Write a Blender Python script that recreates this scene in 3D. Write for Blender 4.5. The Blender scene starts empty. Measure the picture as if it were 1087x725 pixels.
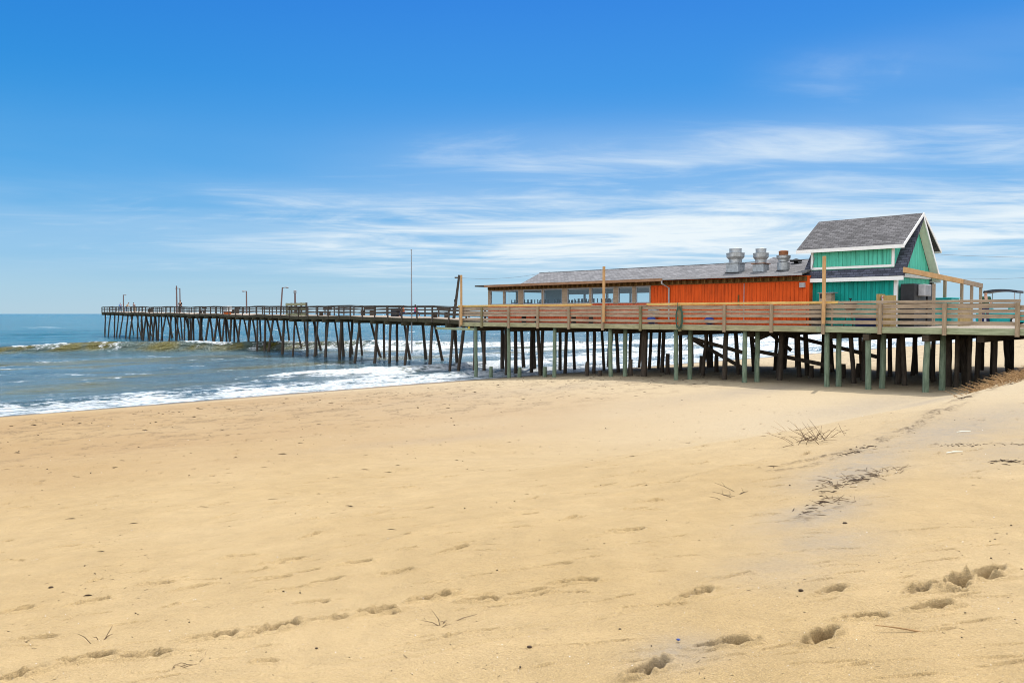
import bpy, math, random
import numpy as np
from mathutils import Vector, Matrix
random.seed(7); rng = np.random.default_rng(7)
R = math.radians
S = bpy.context.scene
COL = S.collection
W0 = bpy.data.worlds.new("World"); S.world = W0; W0.use_nodes = True

# ------------------------------------------------------------------ frame of the place
EYE = 4.2                                   # eye height above the sea, metres
FPX = 845.0                                 # focal length in photo pixels (1087 wide)
ANG = R(44.2)                               # shoreline direction; the pier runs square to it
UX, UY = math.cos(ANG), math.sin(ANG)       # u: along the shore,  v: out to sea
def W(u, v, z): return (UX*u - UY*v, UY*u + UX*v, z)
def UV(x, y): return (UX*x + UY*y, -UY*x + UX*y)
TH = R(88.0)
def ray(px, py):
    dx, dy = (px-543.5)/FPX, (362.5-py)/FPX
    return (dx, dy*math.cos(TH)+math.sin(TH), dy*math.sin(TH)-math.cos(TH))
def on_u(px, u, py=333.0):                  # where the plane u = const is seen at a photo pixel -> v, z
    d = ray(px, py); t = u/(UX*d[0]+UY*d[1])
    return (-UY*d[0]+UX*d[1])*t, EYE+d[2]*t
def on_v(px, v, py=333.0):
    d = ray(px, py); t = v/(-UY*d[0]+UX*d[1])
    return (UX*d[0]+UY*d[1])*t, EYE+d[2]*t

# ------------------------------------------------------------------ noise and ground
def _h(ix, iy, s):
    n = (ix.astype(np.int64)*374761393 + iy.astype(np.int64)*668265263 + s*1442695041) & 0xffffffff
    n = ((n ^ (n >> 13))*1274126177) & 0xffffffff
    return ((n ^ (n >> 16)) & 0xffff)/65535.0
def vnoise(x, y, s=0):
    x = np.asarray(x, float); y = np.asarray(y, float)
    ix, iy = np.floor(x), np.floor(y); fx, fy = x-ix, y-iy
    fx = fx*fx*(3-2*fx); fy = fy*fy*(3-2*fy)
    a, b = _h(ix, iy, s), _h(ix+1, iy, s); c, d = _h(ix, iy+1, s), _h(ix+1, iy+1, s)
    return (a*(1-fx)+b*fx)*(1-fy)+(c*(1-fx)+d*fx)*fy
def fbm(x, y, s=0, o=4):
    r = 0; a = .5; n = 0
    for k in range(o):
        r = r+a*vnoise(x*2**k+17.3*k, y*2**k-9.1*k, s+k); n += a; a *= .5
    return r/n
def sst(a, b, x):
    t = np.clip((x-a)/(b-a), 0, 1); return t*t*(3-2*t)
PV = [-4000, -60, -20, 0, 3.0, 4.8, 6.0, 7.5, 9.0, 11.0, 13.0, 20, 28, 32, 38.2, 50, 90, 200, 9000]
PZ1 = [6, 4.2, 3.0, 2.62, 2.55, 2.48, 2.34, 1.95, 1.45, 1.05, .95, .86, .68, .42, 0, -.6, -2, -4, -6]
PZ0 = [6, 4.2, 3.0, 2.60, 2.38, 2.22, 2.10, 1.94, 1.78, 1.57, 1.40, 1.02, .70, .42, 0, -.6, -2, -4, -6]
def gz(u, v):
    u = np.asarray(u, float); v = np.asarray(v, float)
    w = fbm(u*.13, v*.13, 31, 2)-.5
    vv = v + w*2.2*sst(2, 4, v)*(1-sst(22, 34, v))
    k = sst(3, 17, u)
    z = np.interp(vv, PV, PZ1)*k+np.interp(vv, PV, PZ0)*(1-k)
    z = z + .24*sst(20, 28, u)*np.exp(-((v-5.8)/2.2)**2)
    z = z + (fbm(u*.4, v*.4, 5, 3)-.5)*.10*(1-sst(30, 36, v))
    return z
def g1(u, v): return float(gz(u, v))
def on_ground(px, py):
    u, v, z = on_ground_many(np.array([px], float), np.array([py], float))
    return float(u[0]), float(v[0]), float(z[0])
def on_ground_many(px, py):                 # where sight lines through the photo pixels meet the sand
    dx, dy = (px-543.5)/FPX, (362.5-py)/FPX
    d0, d1, d2 = dx, dy*math.cos(TH)+math.sin(TH), dy*math.sin(TH)-math.cos(TH)
    t = np.full(len(px), 2.0)
    for k in range(40):
        u, v = UX*d0*t+UY*d1*t, -UY*d0*t+UX*d1*t
        t = np.minimum(t+.75*(EYE+d2*t-gz(u, v))/np.maximum(.02, -d2+.04), 260)
    return u, v, gz(u, v)

# ------------------------------------------------------------------ meshes and tagging
class MB:
    def __init__(s): s.v = []; s.f = []
    def quad(s, *p):
        n = len(s.v); s.v += [tuple(q) for q in p]; s.f.append(tuple(range(n, n+len(p)))); return s
    def hexa(s, c):                         # 8 corners: bottom 4 ccw, top 4
        n = len(s.v); s.v += [tuple(q) for q in c]
        for f in ((3,2,1,0),(4,5,6,7),(0,1,5,4),(1,2,6,5),(2,3,7,6),(3,0,4,7)): s.f.append(tuple(n+i for i in f))
        return s
    def box(s, u0, u1, v0, v1, z0, z1):
        return s.hexa([W(u0,v0,z0),W(u1,v0,z0),W(u1,v1,z0),W(u0,v1,z0),W(u0,v0,z1),W(u1,v0,z1),W(u1,v1,z1),W(u0,v1,z1)])
    def beam(s, a, b, w, h):                # a, b world points; w sideways, h upward
        a, b = Vector(a), Vector(b); d = (b-a).normalized()
        sd = d.cross(Vector((0,0,1)))
        if sd.length < 1e-3: sd = Vector((UX,UY,0))
        sd.normalize(); up = sd.cross(d); sd *= w/2; up *= h/2
        return s.hexa([a-sd-up, a+sd-up, b+sd-up, b-sd-up, a-sd+up, a+sd+up, b+sd+up, b-sd+up])
    def tube(s, pts, rad, n=10, wob=0):     # tapered tube through points
        pts = [Vector(p) for p in pts]; n0 = len(s.v)
        if not hasattr(rad, '__len__'): rad = [rad]*len(pts)
        for i, p in enumerate(pts):
            d = (pts[min(i+1,len(pts)-1)]-pts[max(i-1,0)]).normalized()
            a = d.orthogonal().normalized() if abs(d.z) < .8 else (Vector((1,0,0))-d*d.x).normalized()
            b = d.cross(a)
            for k in range(n):
                t = 2*math.pi*k/n; r = rad[i]*(1+random.uniform(-wob, wob))
                s.v.append(tuple(p+a*math.cos(t)*r+b*math.sin(t)*r))
        for i in range(len(pts)-1):
            for k in range(n):
                q = n0+i*n; s.f.append((q+k, q+(k+1)%n, q+n+(k+1)%n, q+n+k))
        s.f.append(tuple(n0+k for k in range(n))[::-1]); q = n0+(len(pts)-1)*n; s.f.append(tuple(q+k for k in range(n)))
        return s
    def lathe(s, c, prof, n=20):            # prof: (r, z) up from c
        return s.tube([(c[0],c[1],c[2]+z+1e-4*i) for i,(r,z) in enumerate(prof)], [max(r,1e-3) for r,z in prof], n)
    def ball(s, c, rx, ry, rz, n=10):
        c = Vector(c); n0 = len(s.v); m = n//2+1
        for i in range(m+1):
            a = math.pi*i/m-math.pi/2
            for k in range(n):
                t = 2*math.pi*k/n; s.v.append((c.x+rx*math.cos(a)*math.cos(t)*1.0001+1e-5*math.cos(t), c.y+ry*math.cos(a)*math.sin(t)+1e-5*math.sin(t), c.z+rz*math.sin(a)))
        for i in range(m):
            for k in range(n):
                q = n0+i*n; s.f.append((q+k, q+(k+1)%n, q+n+(k+1)%n, q+n+k))
        return s
    def build(s, name, mat, parent=None, origin=None, smooth=False, bevel=0):
        top = parent
        while top is not None and top.parent is not None: top = top.parent
        if origin is None: origin = Vector(top.location) if top else Vector((0,0,0))
        origin = Vector(origin)
        me = bpy.data.meshes.new(name)
        me.from_pydata([tuple(Vector(p)-origin) for p in s.v], [], s.f); me.update()
        if mat: me.materials.append(mat)
        o = bpy.data.objects.new(name, me); COL.objects.link(o)
        if parent: o.parent = parent
        else: o.location = origin
        if smooth:
            me.polygons.foreach_set('use_smooth', [True]*len(me.polygons))
        if bevel:
            b = o.modifiers.new('bevel','BEVEL'); b.width = bevel; b.segments = 2; b.limit_method = 'ANGLE'
        return o
def tag(o, label=None, cat=None, group=None, kind=None):
    if label: o['label'] = label
    if cat: o['category'] = cat
    if group: o['group'] = group
    if kind: o['kind'] = kind
    return o
def thing(name, loc, label, cat, group=None):
    o = bpy.data.objects.new(name, None); COL.objects.link(o); o.location = loc; o.empty_display_size = .2
    return tag(o, label, cat, group)

# ------------------------------------------------------------------ materials
class NT:
    def __init__(s, name):
        s.m = bpy.data.materials.new(name); s.m.use_nodes = True; s.t = s.m.node_tree; s.n = s.t.nodes
        s.b = s.n['Principled BSDF']; s.out = s.n['Material Output']
    def new(s, ty, **kw):
        n = s.n.new(ty)
        for k, v in kw.items(): setattr(n, k, v)
        return n
    def lk(s, a, b): s.t.links.new(a, b)
    def coord(s, scale=(1,1,1), rot=True):
        tc = s.new('ShaderNodeTexCoord'); m1 = s.new('ShaderNodeMapping', vector_type='POINT')
        m1.inputs['Rotation'].default_value = (0,0,-ANG if rot else 0)
        m2 = s.new('ShaderNodeMapping'); m2.inputs['Scale'].default_value = scale
        s.lk(tc.outputs['Object'], m1.inputs['Vector']); s.lk(m1.outputs[0], m2.inputs['Vector']); return m2.outputs[0]
    def noise(s, vec, scale=5, detail=4, rough=.6, dist=0):
        n = s.new('ShaderNodeTexNoise'); n.inputs['Scale'].default_value = scale; n.inputs['Detail'].default_value = detail
        n.inputs['Roughness'].default_value = rough; n.inputs['Distortion'].default_value = dist
        s.lk(vec, n.inputs['Vector']); return n.outputs['Fac']
    def ramp(s, fac, stops):
        r = s.new('ShaderNodeValToRGB'); e = r.color_ramp.elements
        while len(e) < len(stops): e.new(.5)
        for el, (p, c) in zip(e, stops):
            el.position = p; el.color = (*c, 1) if hasattr(c, '__len__') else (c, c, c, 1)
        s.lk(fac, r.inputs[0]); return r.outputs[0]
    def mix(s, fac, a, b, ty='MIX'):
        n = s.new('ShaderNodeMix', data_type='RGBA', blend_type=ty)
        for val, i in ((fac, 0), (a, 6), (b, 7)):
            if hasattr(val, 'links'): s.lk(val, n.inputs[i])
            elif i == 0: n.inputs[0].default_value = val
            else: n.inputs[i].default_value = (*val, 1)
        return n.outputs[2]
    def math(s, op, a, b=None, c=None):
        n = s.new('ShaderNodeMath', operation=op)
        for i, val in enumerate((a, b, c)):
            if val is None: continue
            if hasattr(val, 'links'): s.lk(val, n.inputs[i])
            else: n.inputs[i].default_value = val
        return n.outputs[0]
    def bump(s, h, strength=.3, dist=.02, prev=None):
        n = s.new('ShaderNodeBump'); n.inputs['Strength'].default_value = strength; n.inputs['Distance'].default_value = dist
        s.lk(h, n.inputs['Height'])
        if prev is not None: s.lk(prev, n.inputs['Normal'])
        return n.outputs[0]
    def fin(s, color=None, rough=.8, normal=None, spec=.3, metal=0):
        if color is not None:
            if hasattr(color, 'links'): s.lk(color, s.b.inputs['Base Color'])
            else: s.b.inputs['Base Color'].default_value = (*color, 1)
        if hasattr(rough, 'links'): s.lk(rough, s.b.inputs['Roughness'])
        else: s.b.inputs['Roughness'].default_value = rough
        s.b.inputs['Specular IOR Level'].default_value = spec; s.b.inputs['Metallic'].default_value = metal
        if normal is not None: s.lk(normal, s.b.inputs['Normal'])
        return s.m
def wood(name, c1, c2, c3, scale=(14,1.0,14), blotch=1.2):
    t = NT(name); v = t.coord(scale); n = t.noise(v, 1.6, 6, .65, .4)
    c = t.ramp(n, [(.28, c3), (.5, c1), (.74, c2)])
    b = t.noise(t.coord(), blotch, 4, .7)
    c = t.mix(t.ramp(b, [(.45, 0.0), (.75, .55)]), c, tuple(x*.55 for x in c1))
    return t.fin(c, .85, t.bump(n, .5, .01), .15)
def plain(name, c, var=.15, rough=.7, scale=6, metal=0, spec=.3):
    t = NT(name); n = t.noise(t.coord(), scale, 5, .65)
    col = t.ramp(n, [(.3, tuple(x*(1-var) for x in c)), (.7, tuple(min(1, x*(1+var)) for x in c))])
    return t.fin(col, rough, t.bump(n, .15, .005), spec, metal)
HZ, VT = (14,1.0,14), (14,14,1.0)
M = {
 'rail': wood('weathered_rail_wood', (.34,.25,.16), (.44,.34,.23), (.21,.15,.095)),
 'railold': wood('grey_rail_wood', (.33,.25,.175), (.45,.36,.265), (.19,.145,.10)),
 'post': wood('rail_post_wood', (.31,.23,.15), (.41,.32,.22), (.18,.13,.09), VT),
 'postgreen': wood('mossy_post_wood', (.20,.17,.09), (.28,.25,.15), (.10,.09,.05), VT),
 'newwood': wood('new_yellow_lumber', (.62,.40,.13), (.72,.52,.24), (.45,.26,.08)),
 'newpost': wood('new_tall_post_lumber', (.52,.31,.14), (.62,.41,.21), (.36,.20,.09), VT),
 'fascia': wood('mossy_fascia_board', (.33,.31,.18), (.46,.43,.28), (.14,.14,.08)),
 'fasciagreen': wood('green_treated_board', (.31,.34,.21), (.41,.44,.29), (.18,.20,.12)),
 'deck': wood('grey_deck_boards', (.30,.25,.20), (.40,.34,.28), (.18,.15,.12)),
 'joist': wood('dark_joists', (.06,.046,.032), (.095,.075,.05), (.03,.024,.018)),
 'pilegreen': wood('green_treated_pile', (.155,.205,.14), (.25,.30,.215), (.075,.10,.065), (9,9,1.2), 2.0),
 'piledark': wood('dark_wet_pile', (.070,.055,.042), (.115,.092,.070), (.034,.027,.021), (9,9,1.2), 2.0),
 'pierwood': wood('old_pier_rail_wood', (.085,.068,.054), (.14,.11,.085), (.045,.036,.03)),
 'pierdeck': wood('old_pier_deck', (.33,.27,.21), (.42,.35,.28), (.2,.16,.12)),
 'pierstr': wood('old_pier_stringer', (.06,.052,.03), (.10,.088,.05), (.03,.027,.018)),
 'fasciabrown': wood('brown_eave_board', (.30,.17,.10), (.38,.23,.14), (.2,.11,.06)),
 'frieze': wood('bare_brown_frieze', (.16,.09,.03), (.24,.14,.055), (.09,.05,.02), VT),
 'white': plain('white_trim_paint', (.78,.78,.76), .06, .5),
 'cream': plain('cream_soffit_paint', (.72,.72,.62), .06, .6),
 'galv': plain('galvanised_steel', (.34,.36,.37), .35, .45, 5, .35),
 'rust': plain('rusty_rim', (.22,.09,.04), .3, .8),
 'black': plain('black_plastic', (.02,.02,.022), .3, .5),
 'tar': plain('black_tar_flashing', (.015,.015,.015), .3, .9),
 'grey': plain('grey_metal', (.36,.36,.37), .15, .5),
 'pole': plain('grey_pole_metal', (.25,.25,.26), .15, .5),
 'polepink': plain('dull_brown_pole', (.16,.10,.09), .15, .6),
 'chair': plain('dark_blue_chair', (.03,.05,.09), .2, .6),
 'room': plain('blue_grey_interior', (.36,.48,.58), .1, .8),
 'ceil': plain('interior_ceiling', (.42,.43,.44), .2, .9),
 'teal': plain('teal_cart_paint', (.015,.38,.38), .1, .35),
 'canopy': plain('dark_canopy', (.04,.045,.055), .15, .5),
 'rubber': plain('black_rubber', (.02,.02,.02), .2, .8),
 'skin': plain('skin', (.50,.28,.19), .06, .6), 'hair': plain('dark_hair', (.03,.02,.015), .1, .7),
 'sgreen': plain('dark_green_cloth', (.03,.08,.05), .15, .9), 'navy': plain('navy_cloth', (.02,.03,.09), .15, .9),
 'pink': plain('pink_cloth', (.75,.08,.22), .1, .9), 'orange': plain('orange_cloth', (.60,.14,.03), .1, .9),
 'blue': plain('blue_cloth', (.06,.20,.50), .1, .9), 'tan': plain('tan_cloth', (.5,.34,.2), .1, .9),
 'rope': plain('green_rope', (.05,.10,.07), .2, .9),
 'bluebag': plain('blue_tarp_bag', (.03,.06,.25), .2, .6),
 'wire': plain('grey_cable', (.16,.17,.18), .1, .6),
 'sign': plain('white_sign_board', (.75,.74,.76), .05, .5), 'red': plain('red_sign_paint', (.55,.03,.06), .1, .5),
 'boxwood': wood('plywood_box', (.38,.26,.10), (.48,.35,.16), (.26,.17,.07), VT),
 'twig': plain('dry_twig', (.055,.034,.02), .3, .9, 30), 'brush': plain('brown_dry_brush', (.12,.075,.042), .35, .9, 30), 'straw': plain('dry_straw', (.30,.185,.085), .35, .95, 20),
 'shell': plain('white_shell', (.75,.73,.70), .1, .6), 'yellow': plain('yellow_bracket', (.6,.38,.03), .1, .6),
}
def siding(name, c, streak):
    t = NT(name); n = t.noise(t.coord((6,6,.5)), 1.5, 5, .6); m = t.noise(t.coord(), 1.0, 4, .7)
    col = t.ramp(n, [(.25, tuple(x*.55 for x in c)), (.55, c), (.8, tuple(min(1,x*1.18) for x in c))])
    col = t.mix(t.ramp(m, [(.5, 0.0), (.8, streak)]), col, tuple(x*.5 for x in c))
    return t.fin(col, .7, t.bump(n, .25, .006), .25)
M['teal_wall'] = siding('teal_vertical_siding', (.003,.31,.255), .25)
M['teal_light'] = siding('light_teal_siding', (.09,.50,.36), .15)
M['orange_wall'] = siding('orange_vertical_siding', (.70,.092,.008), .35)
M['red_wall'] = siding('red_orange_lower_wall', (.55,.095,.03), .4)
def shingle(name, c, var, sc):
    t = NT(name); tc = t.new('ShaderNodeTexCoord'); mp = t.new('ShaderNodeMapping'); mp.inputs['Rotation'].default_value = (0,0,-ANG)
    t.lk(tc.outputs['Object'], mp.inputs['Vector'])
    sp = t.new('ShaderNodeSeparateXYZ'); t.lk(mp.outputs[0], sp.inputs[0])
    cb = t.new('ShaderNodeCombineXYZ'); t.lk(sp.outputs[1], cb.inputs[0]); t.lk(sp.outputs[0], cb.inputs[1])
    br = t.new('ShaderNodeTexBrick'); br.inputs['Scale'].default_value = 1; br.inputs['Brick Width'].default_value = .30; br.inputs['Row Height'].default_value = sc
    br.inputs['Mortar Size'].default_value = .012; br.inputs['Color1'].default_value = (*[x*(1-var) for x in c],1); br.inputs['Color2'].default_value = (*[x*(1+var) for x in c],1)
    br.inputs['Mortar'].default_value = (*[x*.45 for x in c],1); br.inputs['Bias'].default_value = 0
    t.lk(cb.outputs[0], br.inputs['Vector'])
    n = t.noise(t.coord(), 25, 3, .7); n2 = t.noise(t.coord(), 1.1, 4, .6)
    col = t.mix(1.0, br.outputs['Color'], t.ramp(n, [(.3,.68),(.7,1.3)]), 'MULTIPLY')
    col = t.mix(1.0, col, t.ramp(n2, [(.3,.8),(.7,1.15)]), 'MULTIPLY')
    return t.fin(col, .92, t.bump(br.outputs['Fac'], .6, -.01), .15)
M['roof'] = shingle('grey_shingles', (.165,.160,.162), .34, .16)
M['roof2'] = shingle('brown_grey_shingles', (.115,.110,.112), .36, .12)
M['roofdark'] = shingle('dark_slate_shingles', (.085,.09,.12), .35, .10)
t = NT('window_glass'); gl = t.new('ShaderNodeBsdfGlossy'); gl.inputs['Roughness'].default_value = .03; tr = t.new('ShaderNodeBsdfTransparent'); tr.inputs['Color'].default_value = (.82,.9,.93,1)
lw = t.new('ShaderNodeLayerWeight'); lw.inputs['Blend'].default_value = .35; mx = t.new('ShaderNodeMixShader')
t.lk(t.math('MULTIPLY_ADD', t.math('POWER', lw.outputs['Facing'], 3.0), .6, .05), mx.inputs[0]); t.lk(tr.outputs[0], mx.inputs[1]); t.lk(gl.outputs[0], mx.inputs[2]); t.lk(mx.outputs[0], t.out.inputs['Surface'])
M['glass'] = t.m
def arrays_mesh(name, verts, quads, mat, attrs=None, smooth=True):
    me = bpy.data.meshes.new(name); nv, nf = len(verts), len(quads)
    me.vertices.add(nv); me.vertices.foreach_set('co', verts.astype(np.float32).ravel())
    me.loops.add(nf*4); me.loops.foreach_set('vertex_index', quads.astype(np.int32).ravel())
    me.polygons.add(nf); me.polygons.foreach_set('loop_start', np.arange(0, nf*4, 4, dtype=np.int32))
    me.polygons.foreach_set('loop_total', np.full(nf, 4, dtype=np.int32))
    if smooth: me.polygons.foreach_set('use_smooth', np.ones(nf, dtype=bool))
    me.update(calc_edges=True)
    for k, a in (attrs or {}).items():
        at = me.attributes.new(k, 'FLOAT', 'POINT'); at.data.foreach_set('value', a.astype(np.float32).ravel())
    me.materials.append(mat); o = bpy.data.objects.new(name, me); COL.objects.link(o); return o

# ------------------------------------------------------------------ sand
def sand_material():
    t = NT('beach_sand'); v = t.coord(rot=True)
    n1 = t.noise(v, .35, 4, .6); n2 = t.noise(v, 260, 2, .8); n3 = t.noise(v, 3.0, 5, .65); n4 = t.noise(v, 60, 3, .7); n5 = t.noise(v, 110, 2, .8)
    col = t.ramp(n1, [(.3, (.325,.228,.108)), (.7, (.370,.268,.138))])
    col = t.mix(1.0, col, t.ramp(n2, [(.25,.42),(.5,1.0),(.75,1.6)]), 'MULTIPLY')
    col = t.mix(1.0, col, t.ramp(n4, [(.3,.9),(.7,1.08)]), 'MULTIPLY')
    col = t.mix(1.0, col, t.ramp(n3, [(.3,.90),(.7,1.07)]), 'MULTIPLY'); col = t.mix(1.0, col, t.ramp(n5, [(.25,.72),(.5,1.0),(.75,1.25)]), 'MULTIPLY')
    pa = t.new('ShaderNodeAttribute', attribute_name='pale'); col = t.mix(pa.outputs['Fac'], col, t.mix(1.0, t.mix(1.0, (.375,.300,.195), t.ramp(n2, [(.25,.55),(.5,1.0),(.75,1.45)]), 'MULTIPLY'), t.ramp(n5, [(.25,.75),(.5,1.0),(.75,1.22)]), 'MULTIPLY'))
    gr = t.new('ShaderNodeAttribute', attribute_name='grey'); wt = t.new('ShaderNodeAttribute', attribute_name='wet'); dk = t.new('ShaderNodeAttribute', attribute_name='dark')
    gf = t.math('MULTIPLY', gr.outputs['Fac'], t.ramp(t.noise(v, 9, 5, .7), [(.3,.45),(.65,1)]))
    col = t.mix(gf, col, t.mix(t.ramp(n2,[(.3,0.0),(.7,1.0)]), (.17,.145,.115), (.32,.265,.195)))
    ms = t.new('ShaderNodeAttribute', attribute_name='moist'); col = t.mix(ms.outputs['Fac'], col, (.27,.175,.085))
    col = t.mix(t.ramp(t.noise(v, 95, 2, .6), [(.64,0.0),(.70,.55)]), col, (.11,.075,.042)); col = t.mix(t.ramp(t.noise(t.coord((1.1,.9,1)), 120, 2, .6), [(.67,0.0),(.72,.5)]), col, (.62,.58,.50))
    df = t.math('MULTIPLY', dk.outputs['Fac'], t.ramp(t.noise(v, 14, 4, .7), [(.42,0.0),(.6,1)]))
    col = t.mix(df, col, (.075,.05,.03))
    col = t.mix(wt.outputs['Fac'], col, (.17,.12,.07))
    nb = t.bump(n2, .5, .004); nb = t.bump(n4, .45, .014, nb); nb = t.bump(t.noise(v, 28, 4, .65), .4, .018, nb); nb = t.bump(t.noise(v, 12, 4, .6), .45, .03, nb)
    return t.fin(col, t.math('SUBTRACT', .95, t.math('MULTIPLY', wt.outputs['Fac'], .5)), nb, .15)
PRINTS = [ # photo px, py, depth scale
 (461,634,1.3),(400,649,1.1),(512,637,1.0),(612,618,.8),(667,562,1.0),(687,711,1.4),(482,583,.7),(421,607,.6),(378,598,.6),(641,513,.6),(673,513,.7),(710,514,.6),
 (91,699,1.3),(153,695,.8),(226,676,1.0),(289,669,1.3),(10,720,1.4),(96,637,.7),(167,619,.7),(71,580,.5),(114,528,.5),(256,590,.6),(303,593,.7),(289,614,.6),(12,648,.6),(203,623,.5),(163,491,.8),(346,616,.5),(348,657,.5),(319,607,.4),(18,539,.5),
 (771,682,1.3),(870,676,1.3),(915,654,.9),(884,627,.8),(991,643,1.3),(1016,618,1.5),(1049,607,1.4),(738,630,.8),(973,626,.7),(1003,622,1.1),(1038,612,1.1),(560,628,.5),(40,676,.5),(330,640,.5),(545,560,.4),(590,600,.4)]
def make_sand():
    ph = np.concatenate([np.arange(-38, 38, .11), np.arange(38, 322, 5.0)])
    r = [.4]
    while r[-1] < 9000:
        q = r[-1]; r.append(q*(1.25 if q < 2.6 else 1.003 if q < 14 else 1.009 if q < 160 else 1.2))
    r = np.array(r); P, Q = np.meshgrid(np.radians(ph), r)
    x, y = Q*np.sin(P), Q*np.cos(P); u, v = UX*x+UY*y, -UY*x+UX*y
    z = gz(u, v)
    # wind ripple and small lumps
    near = (1-sst(20, 60, Q))
    z += near*((fbm(u*1.3, v*1.3, 77, 3)-.5)*.035 + (fbm(u*5, v*5, 78, 3)-.5)*.012)
    churn = sst(17, 22, v)*(1-sst(31, 36, v))*sst(-30,-10,u)
    z += churn*(fbm(u*2.2, v*2.2, 80, 3)-.5)*.06
    grey = np.zeros_like(z); dark = np.zeros_like(z)
    def dent(px, py, dep, L, wd, ang, rim=.3):
        cu, cv, _ = on_ground(px, py); dent_uv(cu, cv, dep, L, wd, ang, rim)
    def dent_uv(cu, cv, dep, L, wd, ang, rim=.3, dk=.62):
        d2 = (u-cu)**2+(v-cv)**2; I = np.where(d2.ravel() < (L*1.2)**2)[0]
        if len(I) == 0: return
        du, dv = (u.ravel()[I]-cu), (v.ravel()[I]-cv); ca, sa = math.cos(ang), math.sin(ang)
        a = (du*ca+dv*sa)/(L*.5); b = (-du*sa+dv*ca)/(wd*.5*(1+.25*np.clip(a,-1,1)))
        jit = (vnoise(du*22+cu*7, dv*22+cv*3, 9)-.5)
        q = np.sqrt(a*a+b*b)+jit*.42
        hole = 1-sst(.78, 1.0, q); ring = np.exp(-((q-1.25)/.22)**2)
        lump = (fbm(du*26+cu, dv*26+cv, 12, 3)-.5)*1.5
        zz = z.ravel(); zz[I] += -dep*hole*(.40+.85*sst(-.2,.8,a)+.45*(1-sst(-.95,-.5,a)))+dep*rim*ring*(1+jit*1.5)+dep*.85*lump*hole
        dd = dark.ravel(); dd[I] = np.maximum(dd[I], hole*dk*min(1, dep/.02)*(.35+.9*sst(-.1,.8,a)+.5*sst(.05,.5,lump)))  # shade of the print's inner wall painted into the sand colour
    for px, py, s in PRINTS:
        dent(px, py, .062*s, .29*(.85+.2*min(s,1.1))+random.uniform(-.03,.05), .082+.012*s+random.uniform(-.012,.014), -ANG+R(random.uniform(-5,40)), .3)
    # old faint prints over the beach
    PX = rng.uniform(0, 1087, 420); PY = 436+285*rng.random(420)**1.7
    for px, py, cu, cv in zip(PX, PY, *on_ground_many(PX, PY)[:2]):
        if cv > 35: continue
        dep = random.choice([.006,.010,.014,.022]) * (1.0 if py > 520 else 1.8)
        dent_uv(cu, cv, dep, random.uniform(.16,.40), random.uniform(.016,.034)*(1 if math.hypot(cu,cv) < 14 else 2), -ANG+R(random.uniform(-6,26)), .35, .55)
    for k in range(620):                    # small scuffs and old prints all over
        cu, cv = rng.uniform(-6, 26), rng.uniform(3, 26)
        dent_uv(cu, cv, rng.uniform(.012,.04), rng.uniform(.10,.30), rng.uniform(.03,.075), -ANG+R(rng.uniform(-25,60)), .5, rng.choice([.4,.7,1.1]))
    # many trampled prints in the band above the water line
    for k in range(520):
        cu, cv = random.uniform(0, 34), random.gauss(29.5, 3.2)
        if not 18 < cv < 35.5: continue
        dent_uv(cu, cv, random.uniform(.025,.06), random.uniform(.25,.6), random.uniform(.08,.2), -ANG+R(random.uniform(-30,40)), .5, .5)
    # tyre track: two shallow grooves
    a = on_ground(330, 716); b = on_ground(1080, 562)
    du, dv = b[0]-a[0], b[1]-a[1]; L = math.hypot(du, dv)
    s = ((u-a[0])*du+(v-a[1])*dv)/L; d = (-(u-a[0])*dv+(v-a[1])*du)/L + .12*np.sin(s*.6)
    on = (s > -3)&(s < L+6)
    for off in (0, .10): z -= on*.009*np.exp(-((d-off)/.025)**2)*(.4+.9*vnoise(s*2, d*0, 3))
    # grey heavy-mineral patches and the dark wrack line along the berm edge
    def blob(px, py, su, sv, k, arr):
        cu, cv, _ = on_ground(px, py); m = k*np.exp(-((u-cu)/su)**2-((v-cv)/sv)**2)
        np.maximum(arr, m*np.clip(.35+1.3*fbm(u*1.5, v*1.5, 41, 3), 0, 1), out=arr)
    for px, py, su, sv, k in ((905,500,1.2,.5,1),(868,545,.9,.35,1),(935,480,1.5,.5,.9),(1010,458,2.6,.8,1),(1060,445,3,1,.8),(880,575,.6,.4,.7),(830,600,.5,.4,.5),(1080,475,2,.5,.6),(720,690,.3,.2,.8),(990,425,3.5,.7,.8),(480,465,3.5,.6,.5),(800,415,7,1.2,.8),(930,430,6,1.5,.7),(560,415,8,1.2,.45)):
        blob(px, py, su, sv, k, grey)
    line = 5.3+.5*np.sin(u*.35)+1.3*(fbm(u*.5, v*0, 55, 3)-.5)
    on = sst(2.5, 5, u)*(1-sst(24, 30, u))
    z += on*np.exp(-((v-line)/.35)**2)*.05*fbm(u*2, v*3, 61, 3) - on*.035*sst(.0,.25,v-line)*(1-sst(.5,1.6,v-line))
    nearm = (Q.ravel() < 60)
    UN, VN = u.ravel()[nearm], v.ravel()[nearm]; DN = np.zeros(len(UN)); HN = np.zeros(len(UN))
    brk = fbm(UN*2.2, VN*5, 60, 3); wob = (fbm(UN*1.5, VN*1.5, 62, 3)-.5)
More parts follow.
